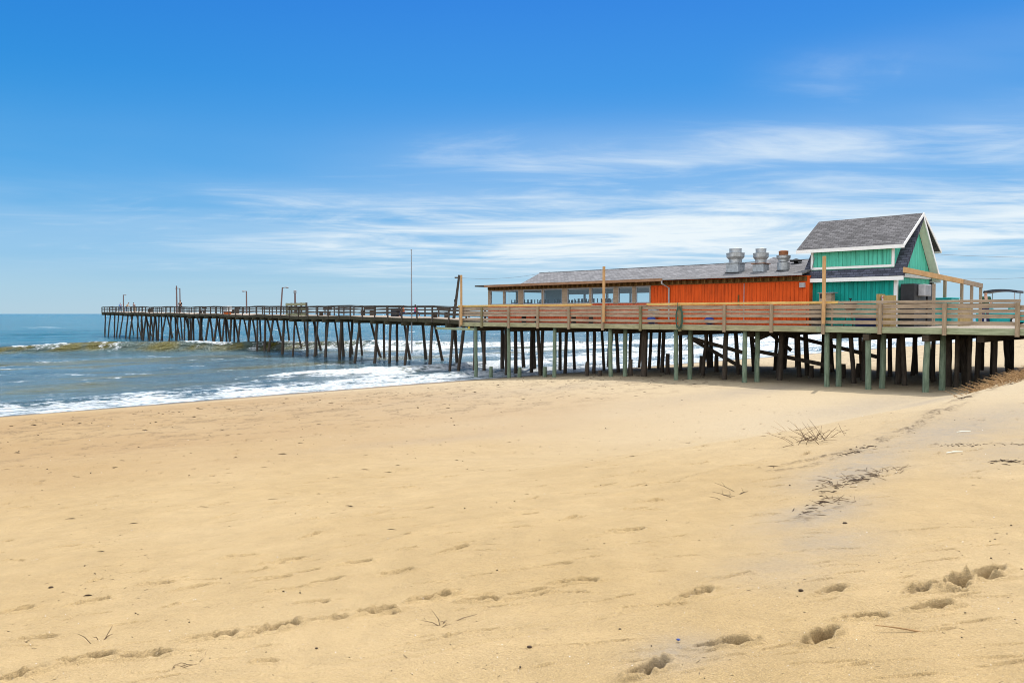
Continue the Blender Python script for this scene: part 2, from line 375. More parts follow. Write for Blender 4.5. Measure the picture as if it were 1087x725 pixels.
    for pl, wd, k in (([(1075,408),(1040,418),(1020,423),(1000,436),(975,451),(955,461),(935,470)],.13,1),([(940,462),(925,474),(905,480)],.10,.8),([(925,474),(870,487),(835,493),(805,497)],.06,1),([(905,483),(860,494),(820,500)],.05,.8),
                     ([(1087,472),(1050,472),(1010,470),(985,474)],.06,.9),([(1087,490),(1060,491)],.04,.8),([(930,505),(890,516),(862,524)],.09,.8),([(900,534),(868,545),(850,552)],.06,.7),([(970,455),(1000,440),(1035,425)],.04,.6),([(1030,500),(1060,496)],.03,.6)):
        q = on_ground_many(np.array([p[0] for p in pl], float), np.array([p[1] for p in pl], float)); best = np.full(len(UN), 9.0)
        for i in range(len(pl)-1):
            a, b = (q[0][i], q[1][i]), (q[0][i+1], q[1][i+1]); du, dv = b[0]-a[0], b[1]-a[1]; L2 = du*du+dv*dv+1e-9
            tt = np.clip(((UN-a[0])*du+(VN-a[1])*dv)/L2, 0, 1); best = np.minimum(best, np.hypot(UN-a[0]-tt*du, VN-a[1]-tt*dv))
        f = np.exp(-((best+wob*wd*2.5)/wd)**2)*sst(.46,.56,brk)*k; DN = np.maximum(DN, f*.85); HN = np.maximum(HN, f*.03)
    dr = dark.ravel(); dr[nearm] = np.maximum(dr[nearm], DN); zr = z.ravel(); zr[nearm] += HN*(.3+fbm(UN*9, VN*9, 64, 2))
    dark = np.maximum(dark, churn*.6*sst(.55,.66,fbm(u*1.6, v*3.6, 63, 4)))
    moist = sst(11, 20, v)*(1-sst(34, 37, v))*(1-sst(14, 34, u))*(.35+.5*fbm(u*.25, v*.5, 91, 4))
    wl = 36.7+.9*(fbm(u*.22, v*0, 21, 3)-.5)
    wet = sst(-.9, .4, v-wl)
    verts = np.stack([x, y, z], -1).reshape(-1, 3)
    nr, nc = x.shape; i, j = np.meshgrid(np.arange(nr-1), np.arange(nc), indexing='ij'); j2 = (j+1) % nc
    quads = np.stack([i*nc+j, (i+1)*nc+j, (i+1)*nc+j2, i*nc+j2], -1).reshape(-1, 4)
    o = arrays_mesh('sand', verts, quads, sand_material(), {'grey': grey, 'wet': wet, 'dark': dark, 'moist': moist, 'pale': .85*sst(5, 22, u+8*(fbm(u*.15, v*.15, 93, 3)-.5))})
    tag(o, 'pale golden beach sand sloping down to the surf', 'sand', kind='structure')
make_sand()

# ------------------------------------------------------------------ sea
def sea_material():
    t = NT('sea_water'); v = t.coord()
    fo = t.new('ShaderNodeAttribute', attribute_name='foam'); sl = t.new('ShaderNodeAttribute', attribute_name='silt_glow')
    far = t.new('ShaderNodeAttribute', attribute_name='far')
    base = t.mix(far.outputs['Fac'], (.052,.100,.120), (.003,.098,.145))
    pn = t.noise(t.coord((.02,.10,1)), 1, 4, .6)
    base = t.mix(1.0, base, t.ramp(pn, [(.3,.75),(.7,1.25)]), 'MULTIPLY')
    base = t.mix(sl.outputs['Fac'], base, (.105,.092,.018))  # olive tint: backlight through the wave face painted in, along with silt
    w1 = t.noise(t.coord((.35,.9,1)), 1.0, 5, .62, .3); w2 = t.noise(t.coord((1.3,3.2,1)), 1.0, 4, .6, .4); w3 = t.noise(t.coord((.05,.22,1)), 1.0, 3, .5)
    nb = t.bump(w3, .9, 2.4); nb = t.bump(w1, 1.0, .85, nb); nb = t.bump(w2, 1.0, .26, nb)
    t.fin(base, .14, nb, .36)
    t.b.inputs['IOR'].default_value = 1.33
    fb = t.new('ShaderNodeBsdfPrincipled'); fb.inputs['Base Color'].default_value = (.86,.88,.90,1); fb.inputs['Roughness'].default_value = .9
    lac = t.new('ShaderNodeTexVoronoi', feature='DISTANCE_TO_EDGE'); lac.inputs['Scale'].default_value = 1.0
    wv = t.coord((.9,2.0,1)); dn = t.new('ShaderNodeTexNoise'); dn.inputs['Scale'].default_value = 1.4; dn.inputs['Detail'].default_value = 5; t.lk(wv, dn.inputs['Vector'])
    ad = t.new('ShaderNodeVectorMath', operation='MULTIPLY_ADD'); t.lk(dn.outputs['Color'], ad.inputs[0]); ad.inputs[1].default_value = (1.6,1.6,0); t.lk(wv, ad.inputs[2]); t.lk(ad.outputs[0], lac.inputs['Vector'])
    lace = t.ramp(lac.outputs['Distance'], [(.0,1.0),(.30,0.0)])
    fn = t.noise(t.coord((.8,2.6,1)), 1.0, 6, .72, .5); fs = t.noise(t.coord((3,7,1)), 1.0, 4, .7)
    k = t.math('ADD', t.math('MULTIPLY', fo.outputs['Fac'], 1.0), t.math('ADD', t.math('MULTIPLY', lace, .22), t.math('ADD', t.math('MULTIPLY_ADD', fn, 2.3, -1.18), t.math('MULTIPLY_ADD', fs, .9, -.46))))
    k = t.math('MULTIPLY', t.ramp(k, [(.52,0.0),(.90,1.0)]), t.ramp(fo.outputs['Fac'], [(.02,0.0),(.12,1.0)]))
    fcol = t.mix(t.ramp(fs, [(.35,0.0),(.6,1.0)]), (.36,.42,.44), (.66,.68,.69)); t.lk(fcol, fb.inputs['Base Color'])
    fb2 = t.bump(fn, 1.0, .30); fb2 = t.bump(fs, .8, .10, fb2); t.lk(fb2, fb.inputs['Normal'])
    mx = t.new('ShaderNodeMixShader'); t.lk(k, mx.inputs[0]); t.lk(t.b.outputs[0], mx.inputs[1]); t.lk(fb.outputs[0], mx.inputs[2]); t.lk(mx.outputs[0], t.out.inputs['Surface'])
    return t.m
def make_sea():
    def geo(a, b, f):
        o = [a]; st = f
        while o[-1] < b: o.append(o[-1]+st); st *= 1.3
        return np.array(o[1:])
    vs = np.concatenate([np.arange(33, 60, .2), np.arange(60, 112, .33), np.arange(112, 200, 1.0), geo(200, 12000, 1.3)])
    us = np.concatenate([-geo(6, 12000, .8)[::-1], np.arange(-6, 80, .45), np.arange(80, 175, 1.0), geo(175, 12000, 1.5)])
    u, v = np.meshgrid(us, vs)
    inn = (1-sst(160, 400, v))
    z = .16*(fbm(u*.06, v*.16, 100, 3)-.5)*2*sst(42, 60, v)*inn
    z += .10*(fbm(u*.25, v*.6, 103, 3)-.5)*2*sst(40, 50, v)*inn
    z += .13*np.sin(v*.55+3*fbm(u*.03, v*.03, 105, 2)*2)*sst(46, 60, v)*inn
    # breaker
    vb = 96-.41*(u-19)+4*(fbm(u*.05, v*0, 110, 2)-.5); vb = np.maximum(vb, 62+5*fbm(u*.05, v*0, 111, 2))
    d = v-vb; amp = .98*(.65+.7*fbm(u*.07, v*0, 112, 3))*(1-.35*sst(50, 75, u))
    prof = np.where(d < 0, np.exp(-(d/1.1)**2), np.exp(-(d/4.5)**2)); z += amp*prof
    white = sst(40, 56, u+14*(fbm(u*.09, v*0, 114, 2)-.5))
    n1 = fbm(u*.35, v*.6, 120, 4); n0 = fbm(u*.5, v*0, 119, 3)
    crest = np.exp(-((d-.3)/.9)**2)*sst(.46,.62,n0)*.85
    face = np.where(d < 0, np.exp(-((d+.9)/1.5)**2), 0)
    roll = white*np.exp(-((d+2.0)/np.where(d<-2,4.5,2.6))**2)*.95
    foam = np.maximum(crest, roll)
    foam = np.maximum(foam, .50*face*sst(.5,.7,n1))
    # second line of breaking inside, then the swash
    vb2 = 48.5+2.5*(fbm(u*.08, v*0, 130, 2)-.5)-.02*u
    d2 = v-vb2; k2 = sst(18, 30, u+10*(fbm(u*.1, v*0, 131, 2)-.5))
    z += .30*k2*np.where(d2 < 0, np.exp(-(d2/.7)**2), np.exp(-(d2/2.2)**2))
    patch = sst(.42,.62,fbm(u*.22, v*.45, 133, 4))
    foam = np.maximum(foam, k2*(np.exp(-((d2+.6)/1.3)**2)*.75+np.exp(-((d2+2)/4.5)**2)*patch*.62))
    vs1 = 41.2+1.2*(fbm(u*.12, v*0, 140, 2)-.5)
    z += .22*np.where(v < vs1, np.exp(-((v-vs1)/.6)**2), np.exp(-((v-vs1)/1.6)**2))
    edge = 37.2+1.9*(fbm(u*.12, v*0, 141, 5)-.5)
    sw = sst(-.2, .5, v-edge)*(1-sst(3.2, 7.5, v-edge+2*(fbm(u*.2, v*.3, 142, 3)-.5)))
    foam = np.maximum(foam, sw*(.30+.75*fbm(u*.35, v*.8, 143, 4)))
    # right of the pier head the whole surf zone is white
    right = sst(42, 58, u); foam = np.maximum(foam, right*(1-sst(vb2*0+52, 66, v))*(.12+.75*fbm(u*.18, v*.4, 150, 4)))
    foam = np.maximum(foam, right*sst(48,54,v)*(1-sst(0,4,v-vb))*sst(.44,.6,fbm(u*.12, v*.35, 151, 4))*.75)
    foam = np.maximum(foam, .42*sst(.60,.74,fbm(u*.25, v*.7, 155, 4))*(1-sst(70, 95, v)))
    cap = sst(.76,.82,fbm(u*.10, v*.45, 158, 3))*sst(100,120,v)*(1-sst(500,900,v))*.6; foam = np.maximum(foam, cap)
    z += foam*.20*(fbm(u*1.3, v*2.0, 160, 4)-.35)*(v < 130)*sst(38,42,v)
    z += (1-sst(36, 42, v))*(.05+.12*(fbm(u*.10, v*0, 141, 3)-.5)*-1)
    silt_glow = np.where(d < 0, np.exp(-((d+.7)/1.2)**2), np.exp(-(d/1.3)**2))*(.95-.4*white)*(.45+.75*sst(.35,.62,fbm(u*.5,v*1.4,171,4)))
    silt_glow = np.maximum(silt_glow, .8*sst(.50,.66,fbm(u*.07, v*.28, 170, 3))*sst(44,50,v)*(1-sst(70, 90, v)))
    silt_glow = np.maximum(silt_glow, k2*.6*np.exp(-((d2+.3)/.8)**2))
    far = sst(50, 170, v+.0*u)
    x, y = UX*u-UY*v, UY*u+UX*v
    verts = np.stack([x, y, z], -1).reshape(-1, 3); nr, nc = x.shape
    i, j = np.meshgrid(np.arange(nr-1), np.arange(nc-1), indexing='ij')
    quads = np.stack([i*nc+j, i*nc+j+1, (i+1)*nc+j+1, (i+1)*nc+j], -1).reshape(-1, 4)
    o = arrays_mesh('sea', verts, quads, sea_material(), {'foam': foam, 'silt_glow': silt_glow, 'far': far})
    tag(o, 'blue green sea with a breaking wave and white foam at the shore', 'sea', kind='structure')
make_sea()

# ------------------------------------------------------------------ restaurant platform
UF, DZ = 34.65, 3.63                        # front rail line, deck height
V_END = on_u(490, UF)[0]
VPOST = [on_u(p, UF)[0] for p in (1081,1003.5,935,875,820,770,723,681,641,605,572,541,512.5,489.5)]
plat = thing('boardwalk_platform', W(UF, 24, g1(UF, 24)), 'long raised wooden boardwalk on green piles carrying the orange and teal buildings', 'boardwalk')
UB = 49.5
m = MB()
vv = 4.0
while vv < V_END:                           # deck boards laid square to the rail
    m.box(UF+.02, UB, vv, min(vv+.137, V_END), DZ-.04, DZ); vv += .143
m.build('deck', M['deck'], plat)
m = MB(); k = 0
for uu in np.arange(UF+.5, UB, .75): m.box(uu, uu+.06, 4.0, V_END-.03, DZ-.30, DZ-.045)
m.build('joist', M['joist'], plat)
vb = [4.0]+[v for v in (on_u(867,UF)[0], on_u(701,UF)[0], on_u(604,UF)[0])]+[V_END]
for i in range(len(vb)-1):
    MB().box(UF-.05, UF, vb[i]+.006, vb[i+1]-.006, DZ-.255, DZ-.005).build('fascia_board', M['fasciagreen'] if i == 0 else M['fascia'], plat, bevel=.006)
rl = MB()
for z0, z1, du in ((3.74,3.89,0),(4.02,4.18,0),(4.22,4.36,0),(4.41,4.60,0)):
    for i in range(len(VPOST)-1):
        a, b = VPOST[i], VPOST[i+1]; e = random.uniform(-.012,.012); g = random.uniform(-.012,.012)
        n0 = len(rl.v); rl.box(UF-.03, UF+.012, a+.004, b-.004, z0, z1)
        rl.v[n0:] = [(x,y,z+(e if j in (0,1,4,5) else g)) for j,(x,y,z) in enumerate(rl.v[n0:])]
    rl.box(UF-.03, UF+.012, 4.0, VPOST[0]-.004, z0-.08, z1-.08)
railing = rl.build('railing', M['railold'], plat, bevel=.005)
caps = [(1083,890,'railold',4.63,4.735),(890,687,'newwood',4.635,4.745),(687,628,'railold',4.60,4.655),(628,487,'newwood',4.64,4.76)]
for a, b, mt, z0, z1 in caps:
    va, vb_ = on_u(a,UF)[0], on_u(b,UF)[0]; n = max(1, int((vb_-va)/4.9))
    for i in range(n):
        MB().box(UF-.075, UF+.07, va+(vb_-va)*i/n+.004, va+(vb_-va)*(i+1)/n-.004, z0, z1+random.uniform(-.008,.008)).build('rail_cap', M[mt], railing, bevel=.008)
for i, v in enumerate(VPOST):
    mt = M['postgreen'] if i in (12, 7, 6) else M['post']
    zb = 3.30+random.uniform(-.03,.03)
    MB().box(UF-.145, UF-.053, v-.075, v+.075, zb, 4.62).build('post', mt, railing, bevel=.008)
MB().box(UF-.145, UF-.053, 5.2, 5.35, 3.3, 4.5).build('post', M['post'], railing, bevel=.008)
# bent caps and piles
FRONT = [505,540,589,648,717.5,791,878,922,985]
SECOND = [(664,35.5),(733,35.6),(804.5,35.6),(891,35.7),(938,35.9),(1001,36.0)]
vf = [on_u(p, UF+.25)[0] for p in FRONT]
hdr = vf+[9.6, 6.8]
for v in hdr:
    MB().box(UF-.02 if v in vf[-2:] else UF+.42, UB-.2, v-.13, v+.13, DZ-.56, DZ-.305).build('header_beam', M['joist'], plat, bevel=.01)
def pile(u, v, top, r, mt, tu=0, tv=0, parent=plat, sink=.5, base=None):
    zb = (min(g1(u,v), 0.2) if base is None else base)-sink if parent is not plat else g1(u,v)-sink
    n = 7; pts = []
    for i in range(n):
        f = i/(n-1); z = zb+(top-zb)*f
        pts.append(W(u+tu*(1-f)+random.uniform(-.012,.012), v+tv*(1-f)+random.uniform(-.012,.012), z))
    return MB().tube(pts, [r*(1.08-.12*i/(n-1)) for i in range(n)], 12, .03).build('pile', M[mt], parent, smooth=True)
for i, v in enumerate(vf):
    pile(UF+.25, v, DZ-.26, .115 if i < 7 else .12, 'pilegreen', random.uniform(-.05,.05), random.uniform(-.04,.04))
for p, uu in SECOND:
    pile(uu, on_u(p, uu)[0], DZ-.27, .12, 'pilegreen', 0, random.uniform(-.04,.04))
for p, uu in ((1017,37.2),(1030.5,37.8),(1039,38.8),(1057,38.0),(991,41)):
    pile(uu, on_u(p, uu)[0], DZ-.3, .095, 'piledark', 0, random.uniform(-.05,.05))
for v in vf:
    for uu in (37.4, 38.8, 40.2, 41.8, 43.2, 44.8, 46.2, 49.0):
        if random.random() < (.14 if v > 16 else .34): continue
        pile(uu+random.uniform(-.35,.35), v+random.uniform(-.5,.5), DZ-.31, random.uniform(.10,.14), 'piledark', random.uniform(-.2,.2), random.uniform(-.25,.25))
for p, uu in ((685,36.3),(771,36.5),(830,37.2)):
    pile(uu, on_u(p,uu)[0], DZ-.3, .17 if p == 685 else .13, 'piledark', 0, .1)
for a, b, uu in (((730,358),(788,374),38.6),((736,361),(789,391),40.0),((820,352),(940,381),42.5),((800,372),(884,389),39.5),((800,362),(818,354),39.2),((840,372),(815,352),43.5)):
    va, za = on_u(a[0],uu,a[1]); v2, z2 = on_u(b[0],uu,b[1])
    MB().beam(W(uu,va,za), W(uu,v2,z2), .06, .20).build('brace', M['piledark'], plat)
m = MB(); vw = on_u(1087, UB)[0]
MB().box(UB-.1, UB, 3.2, 14.0, 2.85, 3.0).build('rear_beam', M['joist'], plat)
MB().box(UF-.12, UF-.055, on_u(499,UF)[0]-.06, on_u(499,UF)[0]+.06, DZ-.42, DZ-.30).build('bracket', M['yellow'], plat)
for p, uu, top in ((521,35.2,.75),(551.5,35.4,.8),(578.5,35.4,.95),(623.5,36.0,1.35),(637,35.5,.95),(669.5,35.8,1.65),(709,38.4,1.9),(745,41,1.7),(761,42,1.8),(862,40,1.5),(896,41,1.6),(912,42,1.6)):
    vv = on_u(p, uu)[0]; z = g1(uu,vv)
    o = MB().tube([W(uu,vv,z-.4), W(uu,vv,top-.3), W(uu+.02,vv,top)], [.13,.125,.11], 12, .06).build('pile_stub', M['piledark' if p > 600 else 'pilegreen'], None, W(uu,vv,z))
    tag(o, 'short cut-off wooden pile stump standing among the tall boardwalk piles', 'pile stump', 'cut-off pile stumps under the boardwalk')
# tall posts
for p, yt, yb, lab in ((489.5,292,345,'tall bare lumber post at the seaward corner of the boardwalk rail'),(641,283,342,'tall new lumber post on the rail in front of the dining windows'),(875,272,344,'tall new lumber post on the rail in front of the teal house')):
    v, zt = on_u(p, UF-.2, yt); _, zb = on_u(p, UF-.2, yb)
    o = MB().box(UF-.235, UF-.148, v-.07, v+.07, zb, zt).build('tall_post', M['newpost'], None, W(UF-.19,v,zb), bevel=.008); tag(o, lab, 'post', 'tall posts along the rail')
# rope hung over the rail
vr = on_u(723, UF)[0]; pts = []
m = MB()
for k in range(3):
    pts = [W(UF-.16-.012*k, vr+.22*math.sin(t)*(1-.12*k), 3.98+.58*math.cos(t)*(1-.1*k)) for t in np.linspace(0, 2*math.pi, 26)]
    m.tube(pts, .016, 6)
m.tube([W(UF-.17,vr+.1,4.78), W(UF-.17,vr+.12,4.4), W(UF-.17,vr+.18,3.4), W(UF-.17,vr+.1,3.2)], .014, 6)
tag(m.build('rope_coil', M['rope'], None, W(UF-.16,vr,3.4)), 'green rope looped over a rail post below the orange wall', 'rope')

# ------------------------------------------------------------------ orange restaurant
UO = UF+2.0                                 # its front wall
VL, VR = on_u(518.5, UO)[0], on_u(856, UO)[0]
UBK = UO+8.0
ZE = 6.02
rest = thing('beach_restaurant', W(UO, (VL+VR)/2, DZ), 'long low orange restaurant with a grey shingle roof and dining windows', 'restaurant')
VW = on_u(691, UO)[0]                       # windows end, solid siding starts
def strips(m, plane, lo, hi, z0, z1, pos, step=.2, gap=.014, thick=.02, skip=None):
    a = lo
    while a < hi-.01:
        b = min(a+step-gap, hi)
        if plane == 'u': m.box(pos-thick, pos, a, b, z0, z1)
        else: m.box(a, b, pos-thick, pos, z0, z1)
        a += step
MB().box(UO, UO+.1, VR, VW, DZ, ZE).build('wall', M['orange_wall'], rest)
m = MB(); strips(m, 'u', VR, VW, DZ+.05, 5.72, UO-.002); m.build('siding', M['orange_wall'], rest)
m = MB(); m.box(UO, UO+.1, VW+.001, VL, DZ, 4.80); strips(m, 'u', VW+.01, VL, DZ+.03, 4.76, UO-.002)
m.build('lower_wall', M['red_wall'], rest)
m = MB(); m.box(UO-.03, UO+.08, VR, VL, 5.76, ZE-.03)
for vv in np.arange(VR+.2, VL, .4): m.box(UO-.30, UO-.031, vv, vv+.05, 5.80, ZE-.04)
m.build('frieze', M['frieze'], rest)
MB().box(UO-.012, UO+.09, VW+.003, VL, 5.745, 5.757).build('window_head', M['grey'], rest)
# posts and windows
wins = [(521,534.5),(536,550.5),(555.5,575.5),(577,597),(602.5,626),(628,651.5),(656.5,671.5),(675,690)]
edges = []
for a, b in wins:
    va, vb_ = on_u(b, UO)[0], on_u(a, UO)[0]; edges.append((va, vb_))
    f = MB(); z0, z1 = 4.80, 5.742; w = .05
    for q in ((va,va+w,z0,z1),(vb_-w,vb_,z0,z1),(va+w,vb_-w,z0,z0+w),(va+w,vb_-w,z1-w,z1)): f.box(UO-.02,UO+.06,*q)
    win = f.build('window', M['grey'], rest)
    MB().box(UO+.015, UO+.021, va+w-.005, vb_-w+.005, z0+w-.005, z1-w+.005).build('pane', M['glass'], win)
allv = sorted([VW]+[e for p in edges for e in p]+[VL])
for i in range(0, len(allv)-1, 2):
    if allv[i+1]-allv[i] > .01: MB().box(UO-.045, UO+.07, allv[i]+.002, allv[i+1]-.002, 4.77, 5.744).build('window_post', M['railold'], rest)
# back wall with big openings, side walls, floor, ceiling, partition
m = MB(); m.box(UBK-.1, UBK, VR, VL, DZ, 4.55); m.box(UBK-.1, UBK, VR, VL, 5.62, ZE)
vv = VW-1
m.box(UBK-.1, UBK, VR, vv, 4.551, 5.619)
while vv < VL:
    m.box(UBK-.12, UBK+.02, vv, vv+.14, 4.551, 5.619); vv += 2.1
m.build('back_wall', M['room'], rest)
m = MB(); m.box(UO+.1, UBK-.12, VW-.12, VW-.02, DZ, ZE); m.build('partition', M['room'], rest)
m = MB(); m.box(UO+.1, UBK-.12, VL-.1, VL, DZ, 4.6)
for uu in (UO+.1, UO+2.6, UO+5.2, UBK-.25): m.box(uu, uu+.12, VL-.1, VL, 4.601, 5.7)
m.box(UO+.1, UBK-.12, VL-.1, VL, 5.701, ZE-.03); m.build('side_wall', M['railold'], rest)
MB().box(UO+.11, UBK-.13, VW, VL-.11, ZE-.10, ZE-.06).build('ceiling', M['ceil'], rest)
vp = on_u(597, UO+3)[0]; MB().box(UO+3.0, UO+3.12, vp, vp+1.6, DZ+.01, 5.9).build('partition', M['room'], rest)
MB().box(UO, UO+8, VR-.12, VR-.02, DZ, ZE).build('side_wall', M['orange_wall'], rest)
# roof
OV = .55; E0, E1 = UO-OV, UBK+OV; ve0, ve1 = on_u(851, E0)[0], on_u(504, E0)[0]
UR = (E0+E1)/2; ZR = 7.06; vh = on_u(553, E0)[0]; vr2 = on_u(573, UR)[0]; T = .10
m = MB()
m.box(E0, E1, vh+.02, ve1, ZE+.0, ZE+.09)
m.build('canopy_slab', M['joist'], rest)
m = MB()
def slab(m, pts, th=.07):
    n = len(pts); b = len(m.v); m.v += [tuple(p) for p in pts]+[(p[0],p[1],p[2]-th) for p in pts]
    m.f.append(tuple(range(b,b+n))); m.f.append(tuple(range(b+2*n-1,b+n-1,-1)))
    for i in range(n): m.f.append((b+i, b+n+i, b+n+(i+1)%n, b+(i+1)%n))
zt = ZE+.10
slab(m, [W(E0,vh,zt), W(E0,ve0,zt), W(UR,ve0,ZR), W(UR,vr2,ZR)])
slab(m, [W(UR,vr2,ZR), W(UR,ve0,ZR), W(E1,ve0,zt), W(E1,vh,zt)])
slab(m, [W(E1,vh,zt), W(E0,vh,zt), W(UR,vr2,ZR)])
m.build('roof', M['roof'], rest)
MB().box(UR-.08, UR+.08, ve0, vr2, ZR-.005, ZR+.02).build('ridge_cap', M['roof'], rest)
MB().box(E0-.03, E0, ve0, on_u(703,E0)[0]-.01, ZE-.0, ZE+.10).build('fascia', M['grey'], rest)
MB().box(E0-.10, E0-.001, on_u(703,E0)[0], on_u(515,E0)[0], ZE-.06, ZE+.09).build('gutter', M['fasciabrown'], rest)
vd = on_u(704,E0)[0]
MB().tube([W(E0-.05,vd+.08,ZE-.02), W(E0-.05,vd+.08,ZE-.18), W(UO-.1,vd-.05,ZE-.42), W(UO-.1,vd-.05,DZ+.1)], .045, 8).build('downspout', M['grey'], rest)
# raised hipped piece of roof beside the house
va, vb_ = on_u(858, 39.4)[0], on_u(803, 39.4)[0]; vm, zp = on_u(825, 41.0, 273.5)
m = MB(); c = [W(37.4,va-.4,6.36), W(44.6,va-.4,6.36), W(44.6,vb_,6.36), W(37.4,vb_,6.36)]; pk = [W(40.6,vm,zp), W(42.2,vm,zp)]
for f in ((c[3],c[0],pk[0]),(c[0],c[1],pk[1],pk[0]),(c[1],c[2],pk[1]),(c[2],c[3],pk[0],pk[1])): m.quad(*f)
m.build('raised_roof', M['roof'], rest)
v, z = on_u(845, 39.4, 279); m = MB(); m.lathe(W(39.4,v,z-.25), [(.10,0),(.10,.3),(.30,.3),(.30,.36),(.05,.46)], 14)
m.build('roof_vent', M['tar'], rest)
MB().box(UO-.16, UO-.03, VR+.05, VR+.30, 5.45, 5.68).build('wall_lamp', M['grey'], rest)
MB().beam(W(UO-.035, on_u(790,UO)[0], 5.72), W(UO-.035, on_u(790,UO)[0], DZ+.1), .03, .03).build('conduit', M['grey'], rest)
MB().box(UO-.06, UO-.023, on_u(785,UO)[0], on_u(783.5,UO)[0], 4.5, 5.15).build('wall_patch', M['frieze'], rest)
# exhaust fans on the roof
for i, (xc, wpx, yb, y1, y2, y3, y4, lab) in enumerate(((780.5,16.5,291.5,280,276,269,264.5,'square-based galvanised kitchen exhaust fan, leftmost of the three on the orange roof'),(807.5,14.5,291,280.5,276,269,264.5,'galvanised kitchen exhaust fan with a rusty flange, middle one of three'),(831.5,13,290,279,277,271.5,267,'galvanised kitchen exhaust fan with a tar-black base, nearest the teal house'))):
    uu = 37.3; v, zb = on_u(xc, uu, yb); zs = [on_u(xc,uu,y)[1] for y in (y1,y2,y3,y4)]
    a = on_u(xc-wpx/2,uu)[0]; b = on_u(xc+wpx/2,uu)[0]; hw = abs(a-b)/2*(.78 if i < 2 else .92)
    ft = thing('exhaust_fan', W(uu,v,zb-.02), lab, 'exhaust fan', 'kitchen exhaust fans on the roof')
    bh = (zs[0]-zb)
    if i < 2:
        MB().box(uu-hw,uu+hw,v-hw,v+hw,zb+.10,zs[0]).build('curb_box', M['galv'], ft, bevel=.012)
        m = MB(); m.box(uu-hw-.05,uu+hw+.05,v-hw-.05,v+hw+.05,zb-.12,zb+.10); m.build('flashing', M['tar'], ft, bevel=.03)
        MB().box(uu-hw-.06,uu+hw+.06,v-hw-.06,v+hw+.06,zs[0]+.002,zs[0]+.04).build('flange', M['rust'] if i else M['galv'], ft, bevel=.006)
    else:
        MB().lathe(W(uu,v,zb+.14), [(hw,0),(hw,bh-.14)], 24).build('curb_drum', M['galv'], ft)
        MB().lathe(W(uu,v,zb-.10), [(hw+.06,0),(hw+.05,.24)], 20).build('flashing', M['tar'], ft)
    z0 = zs[0]+.04; q = 1.0 if i == 2 else 1.16; rb = hw*1.12*q; rn = hw*.82*q; rt = hw*.76*q
    h = zs[2]-z0
    MB().lathe(W(uu,v,z0), [(rn,0),(rn,h*.34),(rb*.86,h*.46),(rb,h*.60),(rb*1.01,h*.98),(rb*1.06,h),(rb*.9,h+.01)], 28).build('bowl', M['galv'], ft, smooth=False)
    MB().lathe(W(uu,v,zs[2]+.012), [(rt,0),(rt,(zs[3]-zs[2])*.8),(rt*1.04,(zs[3]-zs[2])*.82),(rt*1.04,zs[3]-zs[2]),(rt*.6,zs[3]-zs[2]+.03)], 24).build('motor_cap', M['galv'] if i < 2 else M['rust'], ft)
# furniture in the dining room: tables with chairs turned up on them
tm = MB(); ch = None
def chair_mesh(m, x, y, z, up=1):
    for a, b in ((-.18,-.18),(.18,-.18),(-.18,.18),(.18,.18)): m.box(x+a-.02,x+a+.02,y+b-.02,y+b+.02,z,z+.42*up if up>0 else z+.42)
first = None; tfirst = None
for r_, uu in enumerate((UO+.9, UO+3.6)):
    for i, p in enumerate((538,552,566,584,606,618,634)):
        if r_ and i > 4: continue
        v = on_u(p, UO)[0]
        if tfirst is None:
            m = MB(); m.box(uu-.35,uu+.35,v-.35,v+.35,DZ+.98,DZ+1.03); m.box(uu-.05,uu+.05,v-.05,v+.05,DZ+.05,DZ+.979); m.box(uu-.25,uu+.25,v-.25,v+.25,DZ+.004,DZ+.05)
            tfirst = m.build('dining_table', M['chair'], None, W(uu,v,DZ)); to = tfirst
        else:
            to = tfirst.copy(); COL.objects.link(to); to.location = W(uu,v,DZ)
        tag(to, 'square dark bar table behind the dining room windows', 'table', 'tables in the dining room')
        for s in (-.2, .2):
            if first is None:
                m = MB(); z = DZ+1.034
                m.box(uu-.19,uu+.19,v-.17,v+.17,z,z+.05)
                for a in (-.16,.16):
                    for b in (-.14,.14): m.box(uu+a-.022,uu+a+.022,v+b-.022,v+b+.022,z+.051,z+.46)
                m.box(uu-.17,uu-.13,v-.118,v+.118,z+.22,z+.27)
                first = m.build('upturned_chair', M['chair'], None, W(uu,v,z)); co = first
            else: co = first.copy(); COL.objects.link(co)
            q = W(uu+random.uniform(-.05,.05), v+s*1.0, DZ+1.034); co.location = q; co.rotation_euler = (0,0,random.uniform(-.12,.12))
            tag(co, 'dark chair turned upside down on a dining room table', 'chair', 'upturned chairs on the tables')

# ------------------------------------------------------------------ teal house
UH = UF+2.4; UHB = UH+4.2; V0 = on_u(951, UH)[0]; V1 = on_u(859, UH)[0]
house = thing('teal_house', W(UH, (V0+V1)/2, DZ), 'tall narrow teal house with white trim and steep grey gable roof', 'house')
ZW = 5.86; UM = (UH+UHB)/2; VG = V0-.36; VG1 = V1+.30
ZTOP = on_u(978.5, UM, 227.5)[1]
UE = UH-.30; ZEV = 5.88; SL = (ZTOP-ZEV)/(UM-UE)
ZD0, ZD1 = 6.29, 7.28                       # dormer wall
m = MB(); m.box(UH,UH+.1,V0,V1,DZ,ZD0-.1); m.box(UHB-.1,UHB,V0,V1,DZ,ZD0-.1); m.box(UH+.1,UHB-.1,V1-.1,V1,DZ,ZD0-.1)
m.build('wall', M['teal_wall'], house)
m = MB(); strips(m,'u',V0+.11,V1-.11,DZ+.02,ZW-.06,UH-.003,.2,.016); m.build('siding', M['teal_wall'], house)
